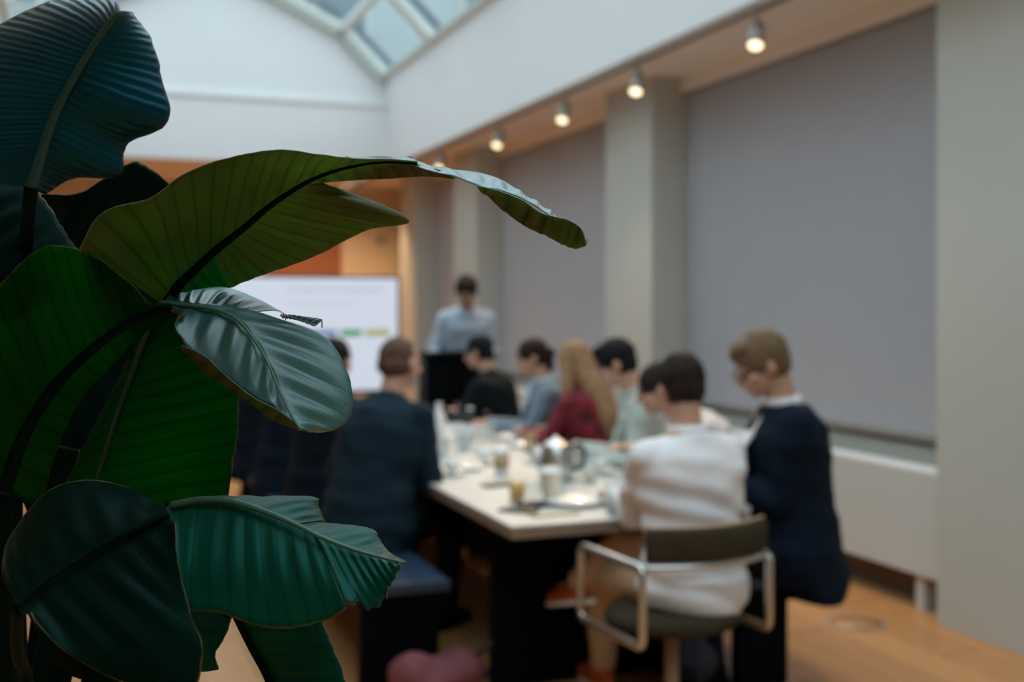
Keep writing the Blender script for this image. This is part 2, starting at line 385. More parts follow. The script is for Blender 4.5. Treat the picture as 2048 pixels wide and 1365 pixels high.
# ================================================================== TABLE + BENCHES
TX0, TX1, TY0, TY1, TZ = 1.46, 2.46, 3.94, 8.55, 0.74
tb = empty('conference_table', ((TX0+TX1)/2, (TY0+TY1)/2, 0)); tag(tb, 'long conference table with pale grey top, wooden edge and black slab legs', 'table')
hx, hy = (TX1-TX0)/2, (TY1-TY0)/2
box('table_top', (-hx, -hy, 0.728), (hx, hy, TZ), M_top, tb, 0.003)
box('edge_band', (-hx+0.004, -hy+0.004, 0.690), (hx-0.004, hy-0.004, 0.729), M_edge, tb, 0.002)
for y in (-hy+0.42, hy-0.5):
    box('leg', (-hx+0.08, y, 0.0), (hx-0.08, y+0.06, 0.69), M_black, tb, 0.003)
box('spine_panel', (-0.03, -hy+0.48, 0.25), (0.03, hy-0.5, 0.69), M_black, tb, 0.003)
def bench(x0, x1, y0, y1, lab, legx=0.03):
    b = empty('bench', ((x0+x1)/2, (y0+y1)/2, 0)); tag(b, lab, 'bench', 'benches along the table')
    ax, ay = (x1-x0)/2, (y1-y0)/2
    box('seat', (-ax, -ay, 0.415), (ax, ay, 0.455), M_bench, b, 0.006)
    box('apron', (-ax+0.04, -ay+0.07, 0.34), (ax-0.04, ay-0.07, 0.415), M_black, b)
    for y in (-ay+0.06, ay-0.12): box('leg', (-ax+0.03, y, 0), (ax-legx, y+0.06, 0.415), M_black, b, 0.003)
bench(0.98, 1.36, 4.36, 8.2, 'low black bench with navy-black top, left of the table')
bench(2.43, 2.80, 3.95, 8.3, 'low black bench right of the table, under the man in the navy suit', 0.11)

# ================================================================== TV, lectern
q = at(800, 553, 9.45)
tvx1 = q.x; tvw = 1.78; tvY = q.y; tz1 = q.z; tz0 = at(800, 786, 9.45).z
tv = empty('presentation_screen', (tvx1-tvw/2, tvY, 0)); tag(tv, 'large lit flat screen on a stand showing a slide with blue, green and olive bars', 'screen')
hw = tvw/2
box('screen_body', (-hw, 0.0, tz0), (hw, 0.05, tz1), M_bezel, tv, 0.008)
box('display', (-hw+0.022, -0.004, tz0+0.03), (hw-0.022, 0.001, tz1-0.02), M_screen, tv)
def scr(name, pxa, pxb, pya, pyb, m):
    a = at(pxa, pya, 9.45); b = at(pxb, pyb, 9.45)
    box(name, (a.x-tv.location.x, -0.007, b.z), (b.x-tv.location.x, -0.004, a.z), m, tv)
scr('olive_bar', 724, 776, 659, 672, M_scrolive); scr('green_bar', 672, 716, 659, 672, M_scrgreen); scr('blue_bar', 612, 664, 659, 672, M_scrblue)
scr('slide_title', 560, 765, 577, 584, M_scrline); scr('slide_text', 560, 700, 603, 607, M_scrline)
for x in (-0.35, 0.35):
    box('leg', (x-0.03, 0.01, 0.03), (x+0.03, 0.04, tz0+0.1), M_bezel, tv)
    box('foot', (x-0.03, -0.28, 0.0), (x+0.03, 0.33, 0.035), M_bezel, tv, 0.004)
q = at(888, 700, 8.75)
lc = empty('lectern', (q.x+0.03, q.y, 0), -0.1); tag(lc, 'plain black lectern box in front of the standing man in the pale blue shirt', 'lectern')
box('body', (-0.20, -0.16, 0.06), (0.20, 0.16, 1.16), M_black, lc, 0.006)
box('desk', (-0.225, -0.19, 1.16), (0.225, 0.20, 1.195), M_black, lc, 0.005)
box('plinth', (-0.18, -0.14, 0), (0.18, 0.14, 0.06), M_bezel, lc)
box('side_panel', (0.205, -0.15, 0.3), (0.30, 0.15, 1.13), M_bezel, lc, 0.004)
q = at(846, 700, 9.0)
vp = empty('small_plant', (q.x, q.y, 1.0)); tag(vp, 'small pale green plant on a stand, seen above the balding man, left of the lectern', 'plant')
lathe_obj('pot', [(0, 0), (0.05, 0), (0.06, 0.1), (0.052, 0.1), (0.045, 0.03), (0, 0.03)], M_ceramic, vp)
lathe_obj('stand', [(0, -1.0), (0.14, -1.0), (0.14, -0.97), (0.02, -0.95), (0.02, -0.02), (0.1, -0.01), (0.1, 0), (0, 0)], M_bezel, vp)
for k in range(12):
    bm = bmesh.new(); a = k*2.4; l = 0.12+0.03*math.sin(k*3)
    d0 = Vector((math.cos(a), math.sin(a), 0)); s = Vector((-d0.y, d0.x, 0))
    pr = None
    for j in range(6):
        t = j/5; c = d0*l*0.8*t + Vector((0, 0, 0.08+l*(1.5*t-0.8*t*t))); ww = 0.022*math.sin(PI*min(1, t*0.92+0.06))
        cur = [bm.verts.new(c-s*ww), bm.verts.new(c+Vector((0, 0, -0.004))), bm.verts.new(c+s*ww)]
        if pr:
            for e in range(2): bm.faces.new((pr[e], pr[e+1], cur[e+1], cur[e]))
        pr = cur
    from_bm('leaf', bm, M_leafgreen, vp, True)

# ================================================================== THINGS ON THE TABLE
def mk(name, px, py, lab, cat, group=None, rz=0.0, z=TZ):
    p = on_z(px, py, z); e = empty(name, (p.x, p.y, z), rz); tag(e, lab, cat, group); return e
def cup(px, py, lab, r=0.042, h=0.10, m=None, lid=None, sleeve=None, group='paper cups on the table', coffee=True):
    e = mk('paper_cup', px, py, lab, 'cup', group); m = m or M_ceramic
    lathe_obj('body', [(0, 0.004), (r*0.72, 0.0), (r*0.75, 0.004), (r, h), (r*1.06, h+0.002), (r*1.05, h+0.006), (r*0.97, h+0.003), (r*0.72, 0.01), (0, 0.01)], m, e)
    if lid: lathe_obj('lid', [(0, h+0.018), (r*0.85, h+0.018), (r*0.9, h+0.006), (r*1.1, h+0.006), (r*1.1, h-0.004), (r*1.07, h-0.004)], lid, e)
    elif coffee: lathe_obj('coffee', [(0, h*0.8), (r*0.92, h*0.8), (0, h*0.79)], M_coffee, e)
    if sleeve: lathe_obj('sleeve', [(r*0.83, h*0.28), (r*0.86, h*0.28), (r*0.98, h*0.78), (r*0.95, h*0.78)], sleeve, e)
    return e
def tumbler(px, py, lab, r=0.034, h=0.11, fill=None, fh=0.5, group='drinking glasses on the table'):
    e = mk('drinking_glass', px, py, lab, 'glass', group)
    lathe_obj('bowl', [(0, 0.0), (r*0.85, 0.0), (r, h), (r*0.95, h), (r*0.8, 0.010), (0, 0.010)], M_glass, e)
    if fill: lathe_obj('drink', [(0, 0.011), (r*0.79, 0.011), (r*(0.8+0.13*fh), h*fh), (0, h*fh)], fill, e)
    return e
def bottle(px, py, lab, r=0.037, h=0.26, m=None, cap=None, group='bottles on the table'):
    e = mk('bottle', px, py, lab, 'bottle', group)
    lathe_obj('body', [(0, 0), (r, 0), (r, h*0.58), (r*0.8, h*0.7), (r*0.38, h*0.8), (r*0.36, h*0.97), (0, h*0.97)], m or M_glass, e)
    lathe_obj('cap', [(0, h), (r*0.42, h), (r*0.42, h*0.93), (r*0.37, h*0.93)], cap or M_ceramic, e)
    lathe_obj('label', [(r*1.01, h*0.2), (r*1.015, h*0.2), (r*1.015, h*0.45), (r*1.01, h*0.45)], M_paper, e)
    return e
def plate(px, py, lab, r=0.11, m=None, name='plate', group='plates on the table'):
    e = mk(name, px, py, lab, 'plate', group)
    lathe_obj('dish', [(0, 0.0), (r*0.6, 0.0), (r, 0.018), (r*0.985, 0.022), (r*0.62, 0.007), (0, 0.006)], m or M_ceramic, e, 32)
    return e
def mug(px, py, lab, r=0.04, h=0.08, m=None, rz=0.0, saucer=True, group='cups and saucers on the table'):
    e = mk('coffee_cup', px, py, lab, 'cup', group, rz); z0 = 0.012 if saucer else 0
    if saucer: lathe_obj('saucer', [(0, 0), (0.04, 0), (0.072, 0.012), (0.07, 0.015), (0.04, 0.006), (0, 0.006)], M_ceramic, e)
    lathe_obj('body', [(0, z0), (r*0.6, z0), (r*0.95, z0+h*0.5), (r, z0+h), (r*0.94, z0+h), (r*0.85, z0+h*0.5), (r*0.5, z0+0.008), (0, z0+0.008)], m or M_ceramic, e)
    tube_obj('handle', [(r*0.95, 0, z0+h*0.8), (r*1.5, 0, z0+h*0.78), (r*1.6, 0, z0+h*0.5), (r*1.3, 0, z0+h*0.28), (r*0.85, 0, z0+h*0.3)], 0.005, m or M_ceramic, e, 8)
    return e
plate(1150, 1010, 'large white oval-looking plate nearest the man in the white shirt', 0.115)
cup(1101, 1000, 'tall cream paper cup with white lid left of the large white plate', 0.046, 0.115, M_cream, M_ceramic)
tumbler(1034, 1006, 'glass of orange juice near the front left of the table', 0.036, 0.095, M_juice, 0.9)
tumbler(1066, 1005, 'short clear glass of water between the orange juice and the cream cup', 0.030, 0.075)
def slab(name, px, py, lab, cat, sx, sy, sz, m, rz, group=None, extra=None):
    e = mk(name, px, py, lab, cat, group, rz)
    box('body', (-sx/2, -sy/2, 0), (sx/2, sy/2, sz), m, e, min(sz*0.3, 0.003))
    if extra: box(extra[0], (-sx/2+0.006, -sy/2+0.006, sz), (sx/2-0.006, sy/2-0.006, sz+0.001), extra[1], e)
    return e
slab('phone', 1038, 1024, 'black phone lying flat in front of the orange juice', 'phone', 0.075, 0.15, 0.009, M_black, 0.75, 'phones on the table', ('screen_glass', M_bezel))
slab('wooden_board', 1112, 1032, 'thin pale wooden strip lying along the near table edge', 'board', 0.20, 0.035, 0.008, M_wood, 0.05)
slab('notebook', 1068, 1014, 'dark closed notebook between the juice and the cream cup', 'notebook', 0.12, 0.09, 0.012, M_navyb, 0.2, None, ('cover', M_black))
slab('phone', 998, 972, 'black phone on bare table left of the sleeved cup', 'phone', 0.15, 0.075, 0.009, M_black, 0.12, 'phones on the table', ('screen_glass', M_bezel))
cup(1003, 950, 'paper cup with kraft sleeve in the middle of the near table half', 0.040, 0.11, M_paper, M_ceramic, M_kraft)
plate(940, 941, 'small white plate at the left table edge by the dark jacket', 0.065)
mug(968, 928, 'white cup on a saucer left of the sleeved paper cup', 0.040, 0.06)
mug(1075, 926, 'bright white cup on saucer in front of the steel coffee pot', 0.038, 0.055, rz=1.2)
mug(1200, 948, 'white cup on saucer by the white sleeve at the right table edge', 0.038, 0.055, rz=2.0)
cup(1060, 905, 'brown kraft paper cup left of the steel coffee pot', 0.036, 0.10, M_kraft, None)
tumbler(900, 925, 'clear water glass by the left table edge', 0.034, 0.12)
tumbler(925, 905, 'clear water glass between the white flask and the saucer cup', 0.034, 0.12)
tumbler(955, 905, 'empty clear glass behind the white cup on saucer', 0.034, 0.11)
tumbler(1150, 960, 'clear glass right of the tall cream cup', 0.034, 0.12)
tumbler(1180, 965, 'clear glass with pale drink near the man in the white shirt', 0.034, 0.12, M_cream, 0.25)
tumbler(1228, 1030, 'clear glass at the near table edge touching the white shirt', 0.034, 0.12)
tumbler(1120, 985, 'clear glass behind the large white plate', 0.032, 0.10)
tumbler(985, 885, 'clear glass farther along the middle of the table', 0.034, 0.12)
bottle(878, 884, 'tall white flask at the left table edge near the bald man', 0.042, 0.23, M_ceramic, M_ceramic)
bottle(915, 880, 'clear glass bottle with pinkish cap right of the white flask', 0.036, 0.22, None, M_pink)
bottle(940, 878, 'wide clear water bottle with pale cap', 0.045, 0.19, None, M_ceramic)
bottle(973, 880, 'clear bottle with small red cap in front of the dark suited man', 0.036, 0.17, None, M_pink)
plate(1018, 880, 'white plate stacked with napkins beyond the middle of the table', 0.10)
plate(1040, 895, 'small white plate right of the napkin plate', 0.075)
mug(905, 950, 'glass-pale cup on saucer at the left table edge', 0.04, 0.05)
cup(885, 912, 'white paper cup beneath the white flask', 0.040, 0.10, M_paper, None)
cup(930, 898, 'short white paper cup behind the water glasses', 0.044, 0.085, M_paper, None)
e = mk('napkin_stack', 1023, 870, 'stack of folded white napkins beyond the small plates', 'napkin')
for k in range(4): box('napkin', (-0.07, -0.06, 0.004*k), (0.07, 0.06, 0.004*k+0.0035), M_paper, e, 0.001).rotation_euler = (0, 0, 0.06*k)
# steel coffee pot
e = mk('coffee_pot', 1112, 962, 'round steel coffee pot with black handle in the middle of the table', 'coffee pot', rz=-0.3)
lathe_obj('body', [(0, 0), (0.062, 0), (0.075, 0.02), (0.082, 0.08), (0.075, 0.13), (0.060, 0.165), (0.056, 0.172), (0, 0.172)], M_chrome, e, 32)
lathe_obj('lid', [(0, 0.205), (0.010, 0.205), (0.014, 0.192), (0.04, 0.184), (0.056, 0.172)], M_chrome, e, 32)
tube_obj('spout', [(-0.07, 0, 0.06), (-0.105, 0, 0.11), (-0.12, 0, 0.165), (-0.135, 0, 0.175)], [0.018, 0.013, 0.009, 0.008], M_chrome, e)
tube_obj('handle', [(0.062, 0, 0.155), (0.11, 0, 0.168), (0.135, 0, 0.13), (0.125, 0, 0.07), (0.08, 0, 0.045)], 0.009, M_black, e)
e = mk('milk_jug', 1150, 935, 'small steel milk jug behind the coffee pot handle', 'jug')
lathe_obj('body', [(0, 0), (0.035, 0), (0.042, 0.04), (0.030, 0.10), (0.034, 0.115), (0.031, 0.115), (0.026, 0.10), (0.036, 0.04), (0, 0.006)], M_chrome, e)
tube_obj('handle', [(0.03, 0, 0.10), (0.06, 0, 0.10), (0.06, 0, 0.04), (0.04, 0, 0.035)], 0.004, M_chrome, e, 8)
def papers(px, py, lab, n, rz, sx=0.21, sy=0.297, cat='papers', name='paper_sheets'):
    e = mk(name, px, py, lab, cat, 'loose papers on the table', rz)
    for k in range(n): box('sheet', (-sx/2, -sy/2, 0.0012*k), (sx/2, sy/2, 0.0012*k+0.001), M_paper, e).rotation_euler = (0, 0, 0.12*k)
papers(1078, 858, 'white papers spread in front of the woman in grey', 4, 0.9, 0.3, 0.42)
papers(1192, 905, 'white papers at the right table edge before the man in the mint shirt', 4, 0.35)
papers(1050, 880, 'single white sheet beside the brown kraft cup', 2, 0.3)
slab('phone', 1037, 862, 'black phone under the hand of the dark suited man', 'phone', 0.075, 0.15, 0.009, M_black, 1.2, 'phones on the table', ('screen_glass', M_bezel))
slab('notebook', 1200, 925, 'white open notebook near the mint shirt sleeve', 'notebook', 0.20, 0.14, 0.010, M_paper, 0.4, None, ('page', M_ceramic))

# ================================================================== PEOPLE
def remesh(bm, name, material, parent, voxel, smooth_it=3, disp=0.0, dscale=20.0, dstretch=(1, 1, 1), fold=None):
    me = bpy.data.meshes.new(name+'_tmp'); bmesh.ops.recalc_face_normals(bm, faces=bm.faces[:]); bm.to_mesh(me); bm.free()
    o = bpy.data.objects.new('tmp', me); COL.objects.link(o)
    m = o.modifiers.new('r', 'REMESH'); m.mode = 'VOXEL'; m.voxel_size = voxel; m.use_smooth_shade = True
    s = o.modifiers.new('s', 'SMOOTH'); s.iterations = smooth_it; s.factor = 0.5
    dg = bpy.context.evaluated_depsgraph_get(); dg.update()
    new = bpy.data.meshes.new_from_object(o.evaluated_get(dg)); new.name = name
    bpy.data.objects.remove(o); bpy.data.meshes.remove(me)
    if disp or fold:
        nrm_ = [v.normal.copy() for v in new.vertices]
        for v, n_ in zip(new.vertices, nrm_):
            c = v.co.copy(); a = 0.0
            if disp: a += disp*noise.noise(Vector((c.x*dscale*dstretch[0], c.y*dscale*dstretch[1], c.z*dscale*dstretch[2])))
            if fold: a += fold(c)
            v.co = c + n_*a
    new.polygons.foreach_set('use_smooth', [True]*len(new.polygons))
    new.materials.clear()
    return link(name, new, material, parent)
def ell(bm, c, r, R=None, seg=20):
    M = Matrix.Translation(c) @ (R.to_4x4() if R else Matrix()) @ Matrix.Diagonal((*r, 1))
    bmesh.ops.create_uvsphere(bm, u_segments=seg, v_segments=max(8, seg//2+2), radius=1.0, matrix=M)
def limb(bm, pts, rad, seg=14):
    pts = [Vector(p) for p in pts]
    P = []; Rr = []
    for i in range(len(pts)-1):
        for k in range(6):
            P.append(pts[i].lerp(pts[i+1], k/6)); Rr.append(rad[i]+(rad[i+1]-rad[i])*k/6)
    P.append(pts[-1]); Rr.append(rad[-1])
    tube(bm, P, Rr, seg)
    for p_, r_ in zip(pts, rad): ell(bm, p_, (r_, r_, r_), seg=14)
def loft(bm, rings, seg=28):
    """rings: (center, right, fwd, rx, ry)"""
    R = []
    for c, a, b, rx, ry in rings:
        R.append([bm.verts.new(c + a*rx*math.cos(2*PI*k/seg) + b*ry*math.sin(2*PI*k/seg)) for k in range(seg)])
    for p_, q_ in zip(R, R[1:]):
        for k in range(seg): bm.faces.new((p_[k], p_[(k+1) % seg], q_[(k+1) % seg], q_[k]))
    bm.faces.new(R[0][::-1]); bm.faces.new(R[-1])
def ik(S, Tg, a, b, hint):
    S = Vector(S); Tg = Vector(Tg); d = Tg-S; L = min(d.length, (a+b)*0.995); u = d.normalized(); Tg = S+u*L
    x = (a*a-b*b+L*L)/(2*L); h = math.sqrt(max(0, a*a-x*x)); hint = Vector(hint); hp = (hint-u*hint.dot(u)).normalized()
    return S+u*x+hp*h, Tg
def hand(bm, wrist, dirv, nrm, side, curl=0.5, s=1.0):
    """wrist point, finger direction, palm-down normal, side=+1 right hand"""
    d = Vector(dirv).normalized(); n = Vector(nrm); n = (n-d*n.dot(d)).normalized(); x = d.cross(n).normalized()*side
    # x points to the thumb side after sign
    w_ = Vector(wrist); R = Matrix((x, d, n)).transposed()
    ell(bm, w_+d*0.048*s, (0.040*s, 0.052*s, 0.015*s), R, 14)
    ls = [0.072, 0.080, 0.074, 0.058]; xs = [0.027, 0.009, -0.010, -0.028]
    for l, xx in zip(ls, xs):
        p0 = w_+d*0.075*s+x*xx*s; cur = curl; p = p0; pts = [w_+d*0.045*s+x*xx*0.8*s, p0]; dd = d.copy()
        for k, f in enumerate((0.45, 0.32, 0.23)):
            dd = (dd*math.cos(cur*0.7)-n*math.sin(cur*0.7)).normalized() if k else (dd*math.cos(cur*0.4)-n*math.sin(cur*0.4)).normalized()
            nn = n; p = p+dd*l*f*s; pts.append(p)
        limb(bm, pts, [0.010*s, 0.0098*s, 0.0092*s, 0.0085*s, 0.0075*s], 8)
    p0 = w_+d*0.020*s+x*0.022*s; p1 = w_+d*0.050*s+x*0.050*s-n*0.006; p2 = w_+d*0.080*s+x*0.058*s-n*0.016*s
    limb(bm, [p0, p1, p2], [0.013*s, 0.011*s, 0.009*s], 8)

def person(loc, rz, label, group=None, scale=1.0, seat=0.46, standing=False, lean=0.12, side=0.0, slim=1.0,
           head_yaw=0.0, head_pitch=0.35, head_roll=0.0, hands=((0.20, 0.42, 0.78), (-0.20, 0.42, 0.78)), elbow_out=0.4,
           skin=None, hair_m=None, hair='short', top_m=None, top='shirt', bottom_m=None, shoe_m=None, knees=None, ankles=None,
           glasses=False, inner=None, hem=0.0, voxel=0.0072, fold=None, twist=0.0, extra_ears=True, curl=0.5, belly=0.0, tail=False):
    skin = skin or M_skin
    root = empty('person', loc, rz); tag(root, label, 'person', group)
    S = scale
    hip = Vector((0, 0, (0.94 if standing else seat+0.10)))*1.0
    if standing: hip.z = 0.94*S
    # spine
    def sp(t):   # t 0..1 from hip to neck base, progressively leaning
        L = 0.53*S*t; ang = lean*(0.4+0.9*t)
        return hip + Vector((math.sin(side)*L, math.sin(ang)*L, math.cos(ang)*L*math.cos(side)))
    up = (sp(1)-sp(0.75)).normalized()
    tw = Matrix.Rotation(twist, 3, 'Z')
    rt = tw @ Vector((1, 0, 0)); rt = (rt-up*rt.dot(up)).normalized(); fw = up.cross(rt)
    neck = sp(1.0); shc = sp(0.90)
    def axes(t):
        u = (sp(min(1, t+0.1))-sp(max(0, t-0.1))).normalized(); q = Matrix.Rotation(twist*t, 3, 'Z') @ Vector((1, 0, 0))
        a = (q-u*q.dot(u)).normalized(); return a, u.cross(a)
    def torso(bm, inf, t0=-0.12, flare=0.0, tmax=2.0):
        prof_ = [(-0.22, .150, .115), (-0.12, .172, .128), (0.0, .178, .132), (0.18, .160, .120), (0.36, .152, .115), (0.55, .168, .122), (0.72, .185, .124),
                 (0.84, .180, .112), (0.93, .150, .090), (1.0, .085, .070), (1.06, .058, .058)]
        rings = []
        for t, a_, b_ in prof_:
            if t < t0-1e-6 or t > tmax: continue
            tt = max(t, -0.3); c = sp(tt) if tt >= 0 else hip+Vector((0, 0, 0.53*S*tt))
            if t > 0.9: k_ = 0.6
            else: k_ = 1.0
            ax_, fx_ = axes(max(0, t))
            fl_ = flare if t < 0.3 else 0
            rings.append((c+fx_*belly*(0.04 if t < .5 else 0), ax_, fx_, (a_*slim+inf*k_+fl_)*S, (b_+belly*(0.03 if t < .5 else 0)+inf*k_+fl_*0.7)*S))
        loft(bm, rings)
    # arms
    arms = []
    for sd, h_ in zip((1, -1), hands):
        sh = shc + rt*sd*0.164*slim*S - up*0.018
        hnt = Vector((sd*elbow_out, -0.35, -0.9))
        el, wr = ik(sh, Vector(h_), 0.29*S, 0.26*S, hnt)
        arms.append((sd, sh, el, wr))
    # legs
    legs = []
    for i, sd in enumerate((1, -1)):
        hj = hip+Vector((sd*0.095*S, 0.0, -0.01))
        if standing:
            kn = hj+Vector((sd*0.01, 0.03, -0.44*S)); an = kn+Vector((0, -0.03, -(kn.z-0.085)))
        else:
            kn = Vector(knees[i]) if knees else Vector((sd*0.13, 0.44*S, seat+0.07))
            an = Vector(ankles[i]) if ankles else Vector((sd*0.13, 0.40*S, 0.085))
        legs.append((sd, hj, kn, an))
    # head frame
    Rh = Matrix.Rotation(-head_yaw, 3, 'Z') @ Matrix.Rotation(-head_pitch, 3, 'X') @ Matrix.Rotation(head_roll, 3, 'Y')
    hc = neck + up*0.055*S + Rh @ Vector((0, 0.025, 0.125))*S
    def hp(x, y, z): return hc + Rh @ Vector((x, y, z))*S
    # ---------- body: one continuous mesh
    bm = bmesh.new()
    torso(bm, -0.012)
    for sd, sh, el, wr in arms:
        limb(bm, [sh, el, wr], [0.038*S, 0.034*S, 0.026*S]); ell(bm, sh, (0.040*S,)*3)
        fdir = (wr-el).normalized(); fdir = Vector((fdir.x, fdir.y, fdir.z*0.3)).normalized()
        hand(bm, wr, fdir, (0, 0, 1), -sd, curl, S)
    for sd, hj, kn, an in legs:
        limb(bm, [hj, kn, an], [0.080*S, 0.055*S, 0.038*S])
        ell(bm, an+Vector((0, 0.06, -0.045)), (0.038*S, 0.10*S, 0.032*S))
    limb(bm, [neck-up*0.04, hc+Rh @ Vector((0, -0.03, -0.07))*S], [0.060*S, 0.052*S])
    ell(bm, hp(0, -0.012, 0.012), (0.074*S, 0.094*S, 0.088*S), Rh, 24)
    ell(bm, hp(0, 0.030, -0.045), (0.058*S, 0.062*S, 0.070*S), Rh, 20)
    ell(bm, hp(0, 0.060, -0.088), (0.030*S, 0.028*S, 0.024*S), Rh, 14)
    ell(bm, hp(0, 0.078, 0.014), (0.048*S, 0.014*S, 0.011*S), Rh, 14)
    limb(bm, [hp(0, 0.086, 0.004), hp(0, 0.108, -0.032)], [0.008*S, 0.013*S], 8)
    ell(bm, hp(0, 0.089, -0.064), (0.022*S, 0.008*S, 0.009*S), Rh, 12)
    for sd in (1, -1):
        ell(bm, hp(sd*0.040, 0.062, -0.030), (0.022*S, 0.022*S, 0.020*S), Rh, 12)
        ell(bm, hp(sd*0.078, -0.006, -0.018), (0.010*S, 0.020*S, 0.031*S), Rh @ Matrix.Rotation(sd*0.25, 3, 'Z'), 12)
    remesh(bm, 'body', skin, root, voxel, 2)
    for sd in (1, -1):
        b2 = bmesh.new(); ell(b2, hp(sd*0.031, 0.076, -0.006), (0.013*S, 0.009*S, 0.006*S), Rh, 12); from_bm('eye', b2, M_eye, root, True)
        b2 = bmesh.new(); limb(b2, [hp(sd*0.016, 0.093, 0.016), hp(sd*0.034, 0.089, 0.021), hp(sd*0.050, 0.077, 0.015)], [0.003, 0.004, 0.0025], 6)
        from_bm('eyebrow', b2, hair_m, root, True)
    b2 = bmesh.new(); ell(b2, hp(0, 0.0915, -0.064), (0.022*S, 0.0078*S, 0.0065*S), Rh, 12); from_bm('mouth', b2, M_lip, root, True)
    # ---------- hair
    bm = bmesh.new()
    if hair == 'bald':
        ell(bm, hp(0, -0.045, -0.022), (0.076*S, 0.068*S, 0.055*S), Rh, 20)
        ell(bm, hp(0, -0.025, 0.024), (0.073*S, 0.087*S, 0.079*S), Rh, 20)
    else:
        ell(bm, hp(0, -0.020, 0.026), (0.082*S, 0.100*S, 0.090*S), Rh, 24)
        ell(bm, hp(0, -0.044, -0.018), (0.072*S, 0.067*S, 0.072*S), Rh, 20)
        if hair == 'quiff':
            ell(bm, hp(0.0, 0.035, 0.082), (0.056*S, 0.045*S, 0.028*S), Rh, 16); ell(bm, hp(0.022, 0.064, 0.066), (0.034*S, 0.022*S, 0.018*S), Rh, 14)
        if hair == 'tied':
            ell(bm, hp(0, -0.125, -0.02), (0.032*S, 0.035*S, 0.040*S), Rh, 14); ell(bm, hp(0, -0.10, -0.075), (0.03*S, 0.030*S, 0.06*S), Rh, 14)
        if hair == 'long':
            back = -fw
            pts = [hp(0, -0.06, 0.0), hp(0, -0.085, -0.09), neck+back*0.10-up*0.04, neck+back*0.13-up*0.20, neck+back*0.12-up*0.32]
            limb(bm, pts, [0.070, 0.072, 0.078, 0.068, 0.035])
            for sd in (1, -1):
                limb(bm, [hp(sd*0.066, 0.0, 0.02), hp(sd*0.080, 0.0, -0.08), neck+rt*sd*0.10+fw*0.05-up*0.05, neck+rt*sd*0.10+fw*0.10-up*0.20, neck+rt*sd*0.09+fw*0.115-up*0.30], [0.028, 0.032, 0.040, 0.038, 0.020])
    remesh(bm, 'hair', hair_m, root, 0.0065, 2, 0.006*S, 45.0, (1, 1, 0.4), lambda c: 0.0035)
    # ---------- top garment
    inf = 0.030 if top == 'jacket' else 0.018
    sl = 0.016 if top == 'jacket' else 0.010
    bm = bmesh.new()
    if standing: torso(bm, inf, -0.22, 0.0, 1.01)
    else: torso(bm, inf, -0.22 if hem else -0.12, 0.012 if hem else 0.0, 1.01)
    for sd, sh, el, wr in arms:
        cuff = el.lerp(wr, 0.93)
        limb(bm, [sh, el, cuff], [(0.054+sl)*S, (0.046+sl)*S, (0.032+sl*0.7)*S]); limb(bm, [neck-up*0.035*S-fw*0.012, sh+up*0.004], [0.050*S, (0.050+sl)*S]); ell(bm, sh-rt*sd*0.02, ((0.056+sl)*S, (0.056+sl)*S, (0.052+sl)*S))
    if hem:   # skirt of the coat hanging behind the seat
        c0 = hip+Vector((0, -0.08, -0.08)); loft(bm, [(hip+Vector((0, -0.02, 0.05)), Vector((1, 0, 0)), Vector((0, 1, 0)), 0.20*S, 0.14*S), (hip+Vector((0, -0.05, -0.10)), Vector((1, 0, 0)), Vector((0, 1, 0)), 0.215*S, 0.15*S), (hip+Vector((0, -0.08, -0.10-hem)), Vector((1, 0, 0)), Vector((0, 1, 0)), 0.215*S, 0.11*S)])
    if tail:
        loft(bm, [(hip+Vector((0, -0.03, 0.04)), Vector((1, 0, 0)), Vector((0, 1, 0)), 0.19*S, 0.14*S), (hip+Vector((0, -0.05, -0.06)), Vector((1, 0, 0)), Vector((0, 1, 0)), 0.18*S, 0.14*S), (hip+Vector((0, -0.06, -0.11)), Vector((1, 0, 0)), Vector((0, 1, 0)), 0.12*S, 0.10*S)])
    remesh(bm, 'jacket' if top == 'jacket' else 'shirt', top_m, root, 0.010, 4, 0.012*S, 7.0, (1, 1, 1.8), fold)
    # collar
    cm = inner or top_m
    bm = bmesh.new(); base = neck+up*0.0
    loft(bm, [(base-up*0.012-fw*0.004, rt, fw, 0.076*S, 0.074*S), (base+up*0.030+fw*0.006, rt, fw, 0.068*S, 0.070*S), (base+up*0.030+fw*0.006, rt, fw, 0.060*S, 0.062*S)])
    from_bm('collar', bm, cm, root, True)
    if top == 'jacket' and inner:
        bm = bmesh.new(); c = sp(0.78)+fw*0.150*S
        for sd in (1, -1):
            vs = [neck+rt*sd*0.060+fw*0.075, neck+rt*sd*0.085+fw*0.06-up*0.02, sp(0.72)+rt*sd*0.075+fw*0.188*S, sp(0.45)+rt*sd*0.008+fw*0.182*S, sp(0.72)+rt*sd*0.028+fw*0.178*S]
            top_ = [bm.verts.new(v) for v in vs]; bot = [bm.verts.new(v-fw*0.012) for v in vs]
            bm.faces.new(top_); bm.faces.new(bot[::-1])
            for k in range(5): bm.faces.new((top_[k], top_[(k+1) % 5], bot[(k+1) % 5], bot[k]))
        from_bm('lapels', bm, top_m, root)
        bm = bmesh.new(); vs = [neck+rt*0.062+fw*0.082, neck-rt*0.062+fw*0.082, sp(0.72)-rt*0.055+fw*0.185*S, sp(0.48)+fw*0.178*S, sp(0.72)+rt*0.055+fw*0.185*S]
        top_ = [bm.verts.new(v) for v in vs]; bot = [bm.verts.new(v-fw*0.02) for v in vs]; bm.faces.new(top_); bm.faces.new(bot[::-1])
        for k in range(5): bm.faces.new((top_[k], top_[(k+1) % 5], bot[(k+1) % 5], bot[k]))
        from_bm('shirt_front', bm, inner, root)
